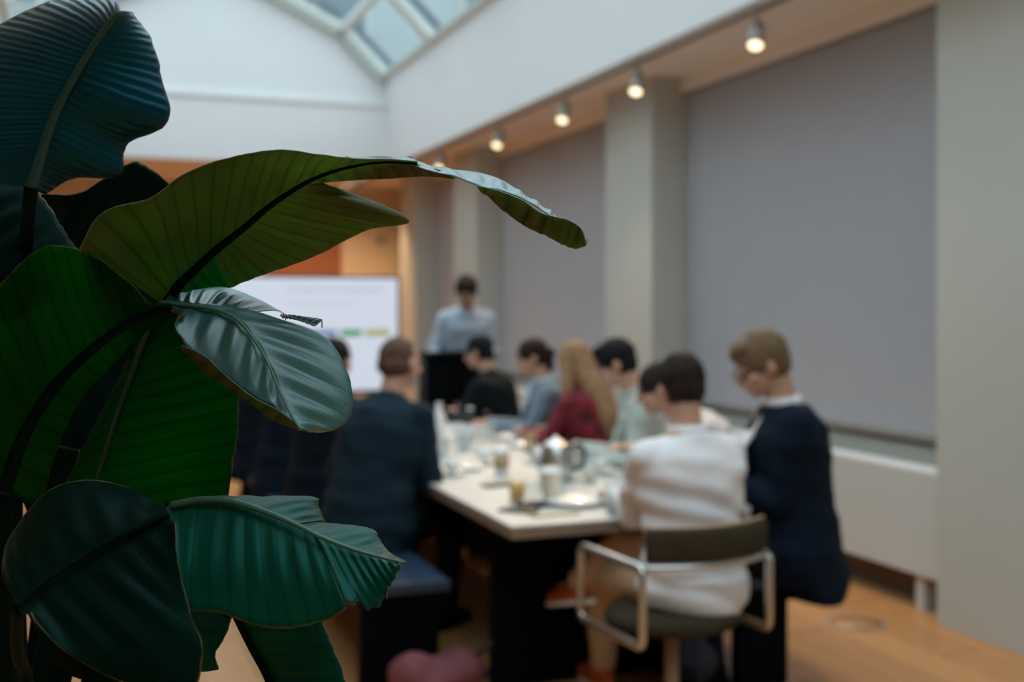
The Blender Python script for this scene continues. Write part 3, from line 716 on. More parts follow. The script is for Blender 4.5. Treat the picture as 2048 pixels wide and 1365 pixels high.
    for sd, sh, el, wr in arms:
        a_ = el.lerp(wr, 0.90); b_ = el.lerp(wr, 1.0); tube_obj('cuff', [a_, b_], [(0.034 if top == 'jacket' else 0.036)*S]*2, inner or top_m, root, 14)
    # ---------- trousers and shoes
    bm = bmesh.new()
    ell(bm, hip+Vector((0, 0.0, -0.01)), (0.180*S, 0.135*S, 0.115*S))
    for sd, hj, kn, an in legs:
        limb(bm, [hj, kn, kn.lerp(an, 0.93)], [0.095*S, 0.070*S, 0.052*S])
    remesh(bm, 'trousers', bottom_m, root, 0.012, 4, 0.010, 9.0)
    for sd, hj, kn, an in legs:
        sh_ = (an-kn).normalized()
        f_ = Vector((0, 1, 0)) if abs(sh_.z) > 0.85 else Vector((-0.22, 0.85, -0.22)).normalized()
        uu = -sh_ if abs(sh_.z) > 0.85 else Vector((0.15, -0.15, 1)); u_ = (uu - f_*uu.dot(f_)).normalized(); x_ = f_.cross(u_); RR = Matrix((x_, f_, u_)).transposed()
        base = an-u_*0.035
        bm = bmesh.new(); ell(bm, base+f_*0.060-u_*0.006, (0.045*S, 0.125*S, 0.036*S), RR); ell(bm, base-f_*0.01+u_*0.03, (0.040*S, 0.048*S, 0.045*S), RR); ell(bm, base+f_*0.135-u_*0.012, (0.042*S, 0.045*S, 0.028*S), RR)
        so = remesh(bm, 'shoe', shoe_m or M_black, root, 0.008, 2)
        bm = bmesh.new(); loft(bm, [(base+f_*0.055-u_*0.046, x_, f_, 0.047*S, 0.138*S), (base+f_*0.055-u_*0.028, x_, f_, 0.048*S, 0.140*S)]); from_bm('sole', bm, M_ceramic if shoe_m and shoe_m.name.startswith('rust') else M_black, so)
    if glasses:
        g = bmesh.new()
        for sd in (1, -1):
            c = [hp(sd*0.033+0.024*math.cos(a), 0.104, -0.008+0.018*math.sin(a)) for a in [2*PI*k/16 for k in range(17)]]
            tube(g, c, 0.0022, 6)
            tube(g, [hp(sd*0.057, 0.103, -0.002), hp(sd*0.078, 0.09, 0.0), hp(sd*0.083, 0.0, -0.002), hp(sd*0.081, -0.02, -0.015)], 0.002, 6)
        tube(g, [hp(-0.009, 0.104, -0.004), hp(0, 0.108, 0), hp(0.009, 0.104, -0.004)], 0.002, 6)
        gl = from_bm('glasses', g, M_bezel, root, True)
        for sd in (1, -1):
            b2 = bmesh.new(); ell(b2, hp(sd*0.033, 0.104, -0.008), (0.023, 0.001, 0.017), Rh, 14); from_bm('lens', b2, M_lensglass, gl, True)
    return root

def cloth(name, c, rough=0.85, var=0.06): return mat(name, c, rough, var=var, vscale=14, bump=0.25, bscale=450, spec=0.2)
C_navy = cloth('navy_suit_wool', (0.0006, 0.0065, 0.019))
C_char = cloth('dark_slate_jacket_wool', (0.004, 0.017, 0.030))
C_ink = cloth('ink_blue_jacket_wool', (0.0006, 0.0055, 0.014))
C_black = cloth('black_jacket_wool', (0.001, 0.004, 0.007))
C_grey = cloth('grey_blue_cardigan_knit', (0.16, 0.21, 0.27))
C_white = cloth('white_cotton_shirt', (0.82, 0.78, 0.80), 0.8, 0.03)
C_pale = cloth('cream_cotton_shirt', (0.70, 0.64, 0.62), 0.8, 0.03)
C_blue = cloth('pale_blue_cotton_shirt', (0.42, 0.50, 0.60), 0.8, 0.05)
C_mint = cloth('mint_cotton_shirt', (0.46, 0.53, 0.50), 0.8, 0.04)
C_beige = cloth('beige_chino_cotton', (0.50, 0.33, 0.20), 0.85, 0.06)
C_red = mat('red_black_patterned_blouse', (0.16, 0.006, 0.016), 0.8, var=0.9, vscale=18, bump=0.2, bscale=300)
C_dark = cloth('dark_trousers_wool', (0.002, 0.004, 0.007))
Hm = lambda n, c: mat(n, c, 0.7, spec=0.15, var=0.35, vscale=30, stretch=(3, 3, 0.5), bump=0.5, bscale=90)
H_dark = Hm('dark_brown_hair', (0.022, 0.014, 0.011)); H_black = Hm('black_hair', (0.008, 0.008, 0.010)); H_brown = Hm('brown_hair', (0.075, 0.040, 0.022))
H_light = Hm('greying_light_brown_hair', (0.17, 0.105, 0.06)); H_blond = Hm('dark_blond_hair', (0.33, 0.19, 0.10)); H_thin = Hm('thin_brown_hair', (0.115, 0.065, 0.045))
S_rust = mat('rust_orange_shoe_leather', (0.42, 0.075, 0.02), 0.45, var=0.1)

def shirt_fold(c):
    z = c.z
    return 0.006*math.sin(z*58+c.x*16+3*noise.noise(Vector((c.x*5, c.y*5, c.z*6))))*max(0, min(1, (1.12-z)*4))
# man in the chair (back to camera)
chair_x, chair_y, chair_r = 1.99, 3.70, 0.10
person((chair_x+0.10, chair_y+0.02, 0), chair_r, 'dark-haired man in a white shirt in the swivel chair, back turned, legs crossed',
       scale=1.03, seat=0.43, lean=0.05, head_pitch=0.30, head_yaw=0.16, hands=((0.10, 0.44, 0.785), (-0.06, 0.46, 0.785)), elbow_out=0.10,
       hair_m=H_dark, hair='short', top_m=C_white, top='shirt', bottom_m=C_beige, shoe_m=S_rust, tail=True, fold=shirt_fold, slim=1.12,
       knees=((-0.06, 0.38, 0.61), (-0.12, 0.46, 0.47)), ankles=((-0.20, 0.50, 0.44), (-0.09, 0.50, 0.085)))
# man in navy suit at the right
person((2.74, 4.04, 0), 1.24, 'man with glasses in a navy suit seated at the near right corner, looking down', scale=1.11, seat=0.455, lean=0.06,
       head_pitch=0.50, head_yaw=-0.12, hands=((0.06, 0.34, 0.84), (-0.04, 0.33, 0.86)), hair_m=H_light, hair='quiff', top_m=C_navy, top='jacket',
       inner=C_white, bottom_m=C_dark, glasses=True, hem=0.10, elbow_out=0.12, knees=((0.11, 0.40, 0.52), (-0.10, 0.40, 0.52)), ankles=((0.11, 0.36, 0.085), (-0.10, 0.36, 0.085)))
# person partly hidden behind the chair man
person((2.91, 4.76, 0), 1.25, 'person in a cream shirt, mostly hidden behind the man in the chair', scale=1.0, seat=0.455, lean=0.42,
       head_pitch=0.35, head_yaw=0.1, hands=((0.08, 0.50, 0.86), (-0.05, 0.47, 0.86)), hair_m=H_dark, hair='short', top_m=C_pale, top='shirt', bottom_m=C_dark, elbow_out=0.6)
person((2.85, 5.38, 0), 1.25, 'black-haired man in a pale mint shirt leaning toward the table', seat=0.455, lean=0.22, head_pitch=0.45, head_yaw=0.15,
       hands=((0.12, 0.46, 0.79), (-0.12, 0.44, 0.79)), hair_m=H_black, hair='quiff', top_m=C_mint, top='shirt', bottom_m=C_dark, skin=M_skin, scale=1.05)
person((2.80, 6.12, 0), 0.50, 'woman with long blond hair in a dark red patterned blouse', seat=0.455, lean=0.16, head_pitch=0.20, head_yaw=-0.1, slim=0.88,
       hands=((0.12, 0.46, 0.79), (-0.12, 0.44, 0.79)), hair_m=H_blond, hair='long', top_m=C_red, top='shirt', bottom_m=C_dark, scale=0.97)
person((2.83, 6.80, 0), 1.32, 'woman with tied dark hair in a grey blue cardigan, seen in profile', seat=0.455, lean=0.14, head_pitch=0.28, head_yaw=0.0, slim=0.88,
       hands=((0.12, 0.42, 0.79), (-0.12, 0.44, 0.79)), hair_m=H_dark, hair='tied', top_m=C_grey, top='jacket', bottom_m=C_dark, scale=0.97, inner=C_blue)
person((2.72, 7.50, 0), 0.75, 'dark-haired person in a black jacket seated before the lectern, back half turned', seat=0.455, lean=0.18, head_pitch=0.25, head_yaw=-0.1,
       hands=((0.12, 0.42, 0.79), (-0.12, 0.44, 0.79)), hair_m=H_black, hair='short', top_m=C_black, top='jacket', bottom_m=C_dark, scale=0.98)
# left bench
person((1.20, 5.12, 0), -PI/2+0.65, 'balding man in a dark slate jacket on the left bench, back to the camera', seat=0.455, lean=0.24, head_pitch=0.12, head_yaw=0.12,
       hands=((0.05, 0.42, 0.79), (-0.15, 0.36, 0.79)), hair_m=H_thin, hair='bald', top_m=C_char, top='jacket', bottom_m=C_dark, hem=0.04, scale=1.08, inner=C_char, slim=1.05)
person((1.16, 6.00, 0), -PI/2+0.6, 'person in an ink blue jacket on the left bench, half hidden by the sheeny leaf', seat=0.455, lean=0.10, head_pitch=0.1, head_yaw=-0.2,
       hands=((0.05, 0.42, 0.79), (-0.15, 0.36, 0.79)), hair_m=H_black, hair='short', top_m=C_ink, top='jacket', bottom_m=C_dark, hem=0.05)
person((1.12, 6.85, 0), -PI/2+0.5, 'third person along the left bench, in a navy jacket behind the leaves', seat=0.455, lean=0.10, head_pitch=0.1, head_yaw=-0.2,
       hands=((0.05, 0.42, 0.79), (-0.15, 0.36, 0.79)), hair_m=H_brown, hair='short', top_m=C_navy, top='jacket', bottom_m=C_dark, hem=0.04)
person((1.06, 7.72, 0), -PI/2+0.5, 'person in a dark jacket at the far end of the left bench, nearly hidden', seat=0.455, lean=0.10, head_pitch=0.1, head_yaw=-0.2,
       hands=((0.05, 0.42, 0.79), (-0.15, 0.36, 0.79)), hair_m=H_dark, hair='short', top_m=C_ink, top='jacket', bottom_m=C_dark, hem=0.05)
# presenter
q = at(930, 700, 9.25)
person((q.x-0.01, q.y, 0), PI-0.15, 'standing man in a pale blue shirt leaning over the lectern, looking down', standing=True, lean=0.20, head_pitch=0.55, head_yaw=0.25,
       hands=((0.26, 0.30, 1.14), (-0.15, 0.34, 1.19)), hair_m=H_dark, hair='quiff', top_m=C_blue, top='shirt', bottom_m=C_dark, skin=M_skin2, elbow_out=0.25, scale=1.04)

# ================================================================== SWIVEL CHAIR
ch = empty('swivel_armchair', (chair_x, chair_y, 0), chair_r); tag(ch, 'swivel armchair with steel arm frames and olive brown padding', 'chair')
W = 0.265; YR_, YF_ = -0.22, 0.20
def rrect(x, y0, y1, z0, z1, r=0.03):
    P = []
    for cx, cz, a0 in ((y1-r, z1-r, 0), (y0+r, z1-r, PI/2), (y0+r, z0+r, PI), (y1-r, z0+r, 1.5*PI)):
        for k in range(5): a = a0+k*PI/8; P.append((x, cx+r*math.cos(a), cz+r*math.sin(a)))
    return P+[P[0], P[1]]
for sd in (-1, 1):
    tube_obj('arm_frame', rrect(sd*W, YR_, YF_, 0.40, 0.665), 0.013, M_chrome, ch, 10, 1.3)
def arc(w_, yb, bulge, n=14, z=0): return [Vector((-w_+2*w_*k/n, yb-bulge*math.sin(PI*k/n), z)) for k in range(n+1)]
bm = bmesh.new()   # curved padded backrest
A = arc(W-0.02, YR_+0.01, 0.07)
for i, z in enumerate((0.675, 0.79)): pass
rings = []
for p_ in A:
    t_ = (p_-Vector((0, 0.35, 0))).normalized(); t_.z = 0; t_.normalize()
    sec = []
    for k in range(12):
        a = 2*PI*k/12; cx = 0.020*math.copysign(abs(math.cos(a))**0.6, math.cos(a)); cz = 0.058*math.copysign(abs(math.sin(a))**0.5, math.sin(a))
        sec.append(bm.verts.new(p_+t_*cx+Vector((0, 0, 0.735+cz))))
    rings.append(sec)
for a_, b_ in zip(rings, rings[1:]):
    for k in range(12): bm.faces.new((a_[k], a_[(k+1) % 12], b_[(k+1) % 12], b_[k]))
bm.faces.new(rings[0][::-1]); bm.faces.new(rings[-1])
br = from_bm('backrest', bm, M_chairfab, ch, True)
tube_obj('back_rail', [p_+Vector((0, 0, 0.665)) for p_ in arc(W, YR_+0.01, 0.075)], 0.012, M_chrome, ch, 8)
tube_obj('top_trim', [p_+Vector((0, 0, 0.797)) for p_ in arc(W-0.02, YR_+0.01, 0.07)], 0.007, M_stemwood, br, 8)
bm = bmesh.new(); lathe(bm, [(0, 0.395), (0.20, 0.395), (0.245, 0.41), (0.25, 0.435), (0.235, 0.455), (0, 0.462)], 36, Matrix.Diagonal((1, 0.92, 1, 1)))
from_bm('seat', bm, M_chairfab, ch, True)
lathe_obj('post', [(0, 0.395), (0.026, 0.395), (0.026, 0.09), (0.045, 0.075), (0.045, 0.05), (0, 0.05)], M_stemwood, ch)
for k in range(4):
    a = PI/4+k*PI/2; d_ = Vector((math.cos(a), math.sin(a), 0))
    tube_obj('leg', [d_*0.03+Vector((0, 0, 0.065)), d_*0.28+Vector((0, 0, 0.030))], [0.020, 0.013], M_chrome, ch)
    lathe_obj('glide', [(0, 0), (0.018, 0), (0.018, 0.012), (0, 0.02)], M_black, ch, 12, Matrix.Translation(d_*0.275))

# ================================================================== BAGS, FLOOR BOX, SIDE CABINET
q = on_z(880, 1400, 0.0)
bag = empty('shoulder_bag', (q.x, q.y, 0), 0.35); tag(bag, 'soft maroon pink bag lying on the floor by the left bench', 'bag')
bm = bmesh.new()
for c, r in (((0, 0, 0.09), (0.22, 0.13, 0.085)), ((-0.13, 0, 0.13), (0.09, 0.09, 0.085)), ((0.1, 0.02, 0.10), (0.12, 0.11, 0.07))): ell(bm, Vector(c), r)
remesh(bm, 'bag_body', M_pink, bag, 0.010, 3, 0.02, 9)
tube_obj('strap', [(0.16, -0.02, 0.14), (0.24, -0.04, 0.19), (0.31, 0.0, 0.12), (0.27, 0.05, 0.02), (0.18, 0.08, 0.015)], 0.011, M_strap, bag, 8)
q = Vector((2.30, 4.12, 0))
bp = empty('backpack', (q.x, q.y, 0), 0.5); tag(bp, 'dark navy backpack on the floor behind the swivel chair', 'bag')
bm = bmesh.new(); ell(bm, Vector((0, 0, 0.17)), (0.15, 0.10, 0.17)); ell(bm, Vector((0, -0.07, 0.12)), (0.11, 0.06, 0.10)); remesh(bm, 'bag_body', M_navyb, bp, 0.010, 3, 0.012, 9)
tube_obj('strap', [(0.06, 0.08, 0.30), (0.07, 0.14, 0.24), (0.08, 0.14, 0.1), (0.07, 0.09, 0.05)], 0.010, M_strap, bp, 8)
tube_obj('grab_loop', [(-0.03, 0, 0.33), (-0.02, 0, 0.37), (0.02, 0, 0.37), (0.03, 0, 0.33)], 0.006, M_strap, bp, 8)
q = on_z(1712, 1248, 0)
fb = empty('floor_outlet', (q.x, q.y, 0)); tag(fb, 'round flush floor outlet set in the boards near the radiator', 'floor outlet')
lathe_obj('rim', [(0.125, 0.0), (0.14, 0.0), (0.14, 0.004), (0.125, 0.004)], M_track, fb, 32)
lathe_obj('cover', [(0, 0.0005), (0.124, 0.0005), (0.124, 0.002), (0, 0.002)], M_floorw, fb, 32)
box('latch', (-0.05, -0.012, 0.002), (0.05, 0.012, 0.004), M_track, fb)
cb = empty('side_cabinet', (-0.55, 4.75, 0)); tag(cb, 'taupe side cabinet with white plinth glimpsed behind the plant at the left', 'cabinet')
box('body', (-0.35, -0.25, 0.10), (0.30, 0.25, 0.93), M_taupe, cb, 0.005); box('plinth', (-0.33, -0.22, 0.0), (0.33, 0.22, 0.10), M_shaft, cb)
box('top', (-0.36, -0.26, 0.93), (0.31, 0.26, 0.95), M_shaft, cb, 0.003)
for k in (0, 1):
    d_ = box('door', (-0.34+0.32*k, -0.268, 0.12), (-0.03+0.32*k, -0.25, 0.92), M_taupe, cb, 0.003)
    tube_obj('handle', [(-0.05+0.06*k, -0.27, 0.5), (-0.05+0.06*k, -0.29, 0.5), (-0.05+0.06*k, -0.29, 0.6), (-0.05+0.06*k, -0.27, 0.6)], 0.005, M_chrome, d_, 8)

# ================================================================== THE PLANT
def leaf_mat(name, base, vein, trans_col, trans=0.3, rough=0.33, freq=26.0, bumps=0.35, spec=0.5, fine=150.0, bmix=0.5, tint=(0.45, 0.9, 0.95), coat=0.0):
    m = bpy.data.materials.new(name); m.use_nodes = True; n = m.node_tree; p = n.nodes['Principled BSDF']; out = n.nodes['Material Output']
    uv = n.nodes.new('ShaderNodeUVMap'); uv.uv_map = 'UVMap'; sx = n.nodes.new('ShaderNodeSeparateXYZ'); n.links.new(uv.outputs[0], sx.inputs[0])
    def math_(op, a, b=None, c=None):
        nd = n.nodes.new('ShaderNodeMath'); nd.operation = op
        for i, v in enumerate((a, b, c)):
            if v is None: continue
            if hasattr(v, 'is_linked') or hasattr(v, 'links'): n.links.new(v, nd.inputs[i])
            else: nd.inputs[i].default_value = v
        return nd.outputs[0]
    tc = n.nodes.new('ShaderNodeTexCoord'); nz = n.nodes.new('ShaderNodeTexNoise'); nz.inputs['Scale'].default_value = 14; nz.inputs['Detail'].default_value = 4
    n.links.new(tc.outputs['Object'], nz.inputs['Vector'])
    wob = math_('MULTIPLY', nz.outputs[0], 0.02)
    w_ = math_('ADD', sx.outputs[1], wob)
    s1 = math_('SINE', math_('MULTIPLY', w_, freq*2*PI)); s2 = math_('SINE', math_('MULTIPLY', w_, fine*2*PI))
    v1 = math_('POWER', math_('MULTIPLY_ADD', s1, 0.5, 0.5), 10.0)
    v2 = math_('MULTIPLY_ADD', s2, 0.5, 0.5)
    mixf = math_('MULTIPLY', v1, 0.5)
    mc = n.nodes.new('ShaderNodeMix'); mc.data_type = 'RGBA'; mc.inputs[6].default_value = (*base, 1); mc.inputs[7].default_value = (*vein, 1)
    n.links.new(mixf, mc.inputs[0])
    # broad mottling
    nz2 = n.nodes.new('ShaderNodeTexNoise'); nz2.inputs['Scale'].default_value = 9; nz2.inputs['Detail'].default_value = 6
    n.links.new(tc.outputs['Object'], nz2.inputs['Vector'])
    hs = n.nodes.new('ShaderNodeHueSaturation'); n.links.new(mc.outputs[2], hs.inputs['Color'])
    mr = n.nodes.new('ShaderNodeMapRange'); mr.inputs[1].default_value = .3; mr.inputs[2].default_value = .7; mr.inputs[3].default_value = 0.72; mr.inputs[4].default_value = 1.25
    n.links.new(nz2.outputs[0], mr.inputs[0]); n.links.new(mr.outputs[0], hs.inputs['Value'])
    # scuffs and brown dry edge
    nz3 = n.nodes.new('ShaderNodeTexNoise'); nz3.inputs['Scale'].default_value = 35; nz3.inputs['Detail'].default_value = 3
    n.links.new(tc.outputs['Object'], nz3.inputs['Vector'])
    e = math_('ADD', sx.outputs[0], math_('MULTIPLY', math_('SUBTRACT', nz3.outputs[0], 0.5), 0.05))
    er = n.nodes.new('ShaderNodeMapRange'); er.inputs[1].default_value = 0.986; er.inputs[2].default_value = 1.0
    n.links.new(e, er.inputs[0])
    me_ = n.nodes.new('ShaderNodeMix'); me_.data_type = 'RGBA'; me_.inputs[7].default_value = (0.20, 0.15, 0.07, 1)
    n.links.new(er.outputs[0], me_.inputs[0]); n.links.new(hs.outputs[0], me_.inputs[6])
    n.links.new(me_.outputs[2], p.inputs['Base Color'])
    p.inputs['Roughness'].default_value = rough; p.inputs['Specular IOR Level'].default_value = spec
    p.inputs['Specular Tint'].default_value = (*tint, 1); p.inputs['Coat Weight'].default_value = coat; p.inputs['Coat Roughness'].default_value = 0.33
    rr = n.nodes.new('ShaderNodeMapRange'); rr.inputs[3].default_value = rough-0.07; rr.inputs[4].default_value = rough+0.12
    n.links.new(nz2.outputs[0], rr.inputs[0]); n.links.new(rr.outputs[0], p.inputs['Roughness'])
    h = math_('ADD', math_('MULTIPLY', v1, -0.5), math_('MULTIPLY', v2, bmix))
    b = n.nodes.new('ShaderNodeBump'); b.inputs['Strength'].default_value = bumps; b.inputs['Distance'].default_value = 0.0015
    n.links.new(h, b.inputs['Height']); n.links.new(b.outputs[0], p.inputs['Normal'])
    tr_ = n.nodes.new('ShaderNodeBsdfTranslucent'); n.links.new(b.outputs[0], tr_.inputs['Normal'])
    ht = n.nodes.new('ShaderNodeHueSaturation'); ht.inputs['Color'].default_value = (*trans_col, 1); n.links.new(mr.outputs[0], ht.inputs['Value'])
    mt = n.nodes.new('ShaderNodeMix'); mt.data_type = 'RGBA'; mt.inputs[7].default_value = (trans_col[0]*0.45, trans_col[1]*0.45, trans_col[2]*0.45, 1)
    n.links.new(mixf, mt.inputs[0]); n.links.new(ht.outputs[0], mt.inputs[6]); n.links.new(mt.outputs[2], tr_.inputs[0])
    mx = n.nodes.new('ShaderNodeMixShader'); mx.inputs[0].default_value = trans
    n.links.new(p.outputs[0], mx.inputs[1]); n.links.new(tr_.outputs[0], mx.inputs[2]); n.links.new(mx.outputs[0], out.inputs[0])
    return m
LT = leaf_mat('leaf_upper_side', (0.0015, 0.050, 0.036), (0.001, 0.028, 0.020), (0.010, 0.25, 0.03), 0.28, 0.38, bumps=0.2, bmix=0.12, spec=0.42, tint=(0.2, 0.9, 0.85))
LS = leaf_mat('leaf_upper_side_sheen_in_colour', (0.040, 0.150, 0.150), (0.010, 0.070, 0.070), (0.030, 0.25, 0.03), 0.22, 0.36, bumps=0.2, bmix=0.12, spec=0.9, tint=(0.85, 0.97, 1.0), coat=0.9)  # paler copy of the upper side, sky sheen put into base colour and coat
LU = leaf_mat('leaf_under_side', (0.125, 0.105, 0.042), (0.035, 0.045, 0.015), (0.90, 0.72, 0.19), 0.52, 0.50, spec=0.3, tint=(1, 1, 1), bumps=0.2, bmix=0.15)
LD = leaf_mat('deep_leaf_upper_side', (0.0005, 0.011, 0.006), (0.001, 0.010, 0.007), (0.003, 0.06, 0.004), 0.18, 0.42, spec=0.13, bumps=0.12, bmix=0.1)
LB = leaf_mat('blue_leaf_upper_side', (0.0006, 0.026, 0.040), (0.001, 0.045, 0.055), (0.004, 0.05, 0.02), 0.12, 0.27, 22.0, 0.42, 0.62, 62.0, 0.9, tint=(0.15, 0.72, 1.0))
LG = leaf_mat('glowing_leaf_side', (0.0015, 0.030, 0.004), (0.001, 0.018, 0.003), (0.012, 0.30, 0.012), 0.55, 0.50, spec=0.12, bumps=0.12, bmix=0.1)
M_rib = mat('leaf_midrib', (0.004, 0.045, 0.035), 0.45, var=0.15, vscale=30)
M_ribd = mat('leaf_midrib_dark', (0.002, 0.010, 0.005), 0.7, spec=0.04)
M_petiole = mat('leaf_stalk', (0.002, 0.010, 0.006), 0.7, spec=0.05, var=0.2, stretch=(4, 4, 0.5))

plant = empty('bird_of_paradise_plant', (-0.05, 1.30, 0)); tag(plant, 'big dark green broad-leaved potted plant filling the left foreground', 'plant')
PL = Vector(plant.location)
def leaf(strips, mats, rib=None, ribr=(0.005, 0.0015), ribm=None, ns=56, na=18, lab=None, pleat=0.0012, pf=7.0, shear=0.35):
    """strips: list of (A, B, top_visible, bulge) with A/B lists of (px, py, depth); one blade per strip row-to-row"""
    bm = bmesh.new(); uvl = bm.loops.layers.uv.new('UVMap')
    for st in strips:
        A, B, top, bulge = st[:4]; rag = st[4] if len(st) > 4 else 0.0
        a = cat_rom([at(*p)-PL for p in A], ns); b = cat_rom([at(*p)-PL for p in B], ns)
        length = sum((a[i+1]-a[i]).length for i in range(ns-1)) + 1e-6
        grid = []; cums = 0; seed = random.random()*50
        blen = sum((b[i+1]-b[i]).length for i in range(ns-1)); cb_ = 0
        for i in range(ns):
            if i: cums += (a[i]-a[i-1]).length; cb_ += (b[i]-b[i-1]).length
            t = max(cums, 1e-6)
            tv = (a[min(i+1, ns-1)]-a[max(i-1, 0)]) + (b[min(i+1, ns-1)]-b[max(i-1, 0)])
            cr = (b[i]-a[i]); wdt = cr.length
            nr = tv.cross(cr)
            if nr.length < 1e-9: nr = Vector((0, -1, 0))
            nr.normalize()
            view = (Vector((0, 0, CAMZ))-PL-(a[i]+b[i])/2).normalized()
            if nr.dot(view) < 0: nr = -nr
            row = []
            vv = 0.5*(cums/length + cb_/max(blen, 1e-6)) if False else i/(ns-1)
            for k in range(na):
                s = k/(na-1)
                p_ = a[i]+cr*s + nr*(bulge*wdt*4*s*(1-s))
                ph = (vv*pf*2*PI)
                p_ += nr*pleat*math.sin(ph)*math.sin(PI*min(1, s*1.15))*1.0
                p_ += nr*0.0035*noise.noise(Vector((p_.x*16+seed, p_.y*16, p_.z*16)))*s
                if s > 0.85:
                    p_ += cr.normalized()*0.0016*noise.noise(Vector((i*0.45, seed, 0)))*(s-0.85)/0.15 if wdt > 1e-6 else Vector()
                if rag and s > 0.6:
                    saw = (i*0.12+seed) % 1.0
                    p_ -= cr*rag*(saw**2)*(0.5+noise.noise(Vector((i*0.2, seed, 1))))*(s-0.6)/0.4
                row.append((bm.verts.new(p_), s, vv))
            grid.append(row)
        fs = []
        for i in range(ns-1):
            for k in range(na-1):
                q_ = (grid[i][k], grid[i+1][k], grid[i+1][k+1], grid[i][k+1])
                f = bm.faces.new([x[0] for x in q_]); f.smooth = True
                for lp, x in zip(f.loops, q_): lp[uvl].uv = (x[1], x[2]*max(length, blen)/0.5+seed)
                fs.append(f)
        bm.normal_update()
        dot = 0.0
        for f in fs: dot += f.normal.dot((Vector((0, 0, CAMZ))-PL-f.calc_center_median()).normalized())*f.calc_area()
        if (dot > 0) != bool(top): bmesh.ops.reverse_faces(bm, faces=fs)
    me = bpy.data.meshes.new('leaf'); bm.to_mesh(me); bm.free()
    o = link('leaf', me, list(mats), plant)
    if lab: o['label'] = lab
    md = o.modifiers.new('thickness', 'SOLIDIFY'); md.thickness = 0.0009; md.offset = -1; md.material_offset = 1; md.use_rim = True
    if rib:
        n_ = 40; P = cat_rom([at(*p)-PL for p in rib], n_)
        rr = [ribr[0]+(ribr[1]-ribr[0])*k/(n_-1) for k in range(n_)]
        tube_obj('midrib', P, rr, ribm or M_rib, o, 8)
    return o
def Z(pts, d0, d1=None):
    """attach depths to pixel points, linear from d0 to d1"""
    d1 = d0 if d1 is None else d1; n_ = len(pts)-1
    return [(x, y, d0+(d1-d0)*i/n_) for i, (x, y) in enumerate(pts)]

# 1 blue-black top left leaf
m1 = [(62, 374), (76, 332), (92, 280), (112, 225), (140, 170), (172, 115), (205, 65), (240, 22)]
leaf([(Z(m1, 0.99, 0.97), Z([(94, 388), (150, 354), (239, 350), (254, 287), (337, 247), (323, 150), (302, 78), (262, 26)], 1.03, 1.02), True, 0.10, 0.03),
      (Z(m1, 0.99, 0.97), Z([(28, 372), (-60, 350), (-130, 300), (-150, 230), (-110, 140), (-30, 62), (100, 0), (236, -14)], 0.99, 1.05), True, 0.05)],
     (LB, LU), m1 and Z(m1, 0.985, 0.965), (0.0050, 0.0020), lab='blue-black glossy leaf with fine ribs, at the top left', pleat=0.0003, pf=24)
# 2 dark leaf behind
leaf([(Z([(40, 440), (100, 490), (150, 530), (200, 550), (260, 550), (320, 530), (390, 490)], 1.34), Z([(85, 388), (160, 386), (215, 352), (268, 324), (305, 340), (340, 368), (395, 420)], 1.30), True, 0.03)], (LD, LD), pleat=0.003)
# 3 left edge leaf
leaf([(Z([(-140, 330), (-110, 420), (-70, 500), (-20, 580), (40, 640)], 1.10), Z([(-30, 316), (45, 352), (92, 405), (125, 455), (158, 505)], 1.14), True, 0.06)], (LD, LD))
# 4 big arching leaf, underside
M = [(330, 612), (345, 592), (357, 572), (385, 545), (415, 516), (445, 490), (490, 455), (530, 420), (580, 385), (630, 357), (690, 337), (760, 325), (835, 328)]
U = [(156, 500), (205, 428), (300, 398), (352, 356), (420, 323), (480, 309), (532, 302), (575, 300), (625, 307), (675, 312), (722, 316), (780, 318), (833, 323)]
leaf([(Z(M, 1.22, 1.12), Z(U, 1.08, 1.08), False, -0.05),
      (Z([(430, 506), (455, 484), (480, 463), (510, 438), (540, 414), (570, 392), (595, 376), (616, 365)], 1.19, 1.15),
       Z([(458, 575), (520, 553), (600, 524), (680, 484), (745, 455), (818, 443), (745, 404), (650, 371)], 1.22, 1.20), False, 0.03),
      (Z([(612, 366), (690, 338), (760, 326), (835, 329), (872, 338)], 1.15, 1.12), Z([(640, 361), (700, 358), (780, 355), (850, 353), (910, 357)], 1.20, 1.14), False, 0.0),
      (Z([(822, 328), (865, 343), (912, 353), (960, 372), (1010, 383), (1055, 402), (1090, 424), (1114, 441)], 1.11, 1.09),
       Z([(690, 314), (800, 319), (880, 334), (960, 346), (1012, 361), (1052, 386), (1086, 411), (1116, 437)], 1.19, 1.12), True, 0.03),
      (Z([(955, 371), (1000, 382), (1045, 400), (1080, 424), (1110, 433), (1140, 441), (1163, 458), (1172, 484)], 1.09),
       Z([(966, 378), (998, 408), (1030, 436), (1062, 459), (1095, 474), (1125, 489), (1148, 498), (1170, 492)], 1.11), False, 0.06)],
     (LS, LU), Z(M, 1.205, 1.105), (0.0062, 0.0008), M_ribd, lab='long arching leaf torn into strips, its olive underside showing', pleat=0.0022, pf=8)
dry = mat('dry_leaf_tip', (0.16, 0.09, 0.045), 0.8)
def tendril(pts, d): tube_obj('dry_tip', [at(x, y, d)-PL for x, y in pts], [0.0012]+[0.0006]*(len(pts)-1), dry, plant, 6)
tendril([(800, 445), (809, 442), (817, 446)], 1.21); tendril([(566, 628), (571, 632), (571, 641)], 1.2); tendril([(640, 640), (644, 643), (644, 656)], 1.18); tendril([(1168, 492), (1174, 486), (1173, 478)], 1.10)
# small nub above it
leaf([(Z([(800, 321), (815, 322), (835, 327)], 1.18), Z([(803, 319), (820, 314), (828, 322)], 1.19), True, 0.0)], (LD, LD), ns=8, na=4, pleat=0)
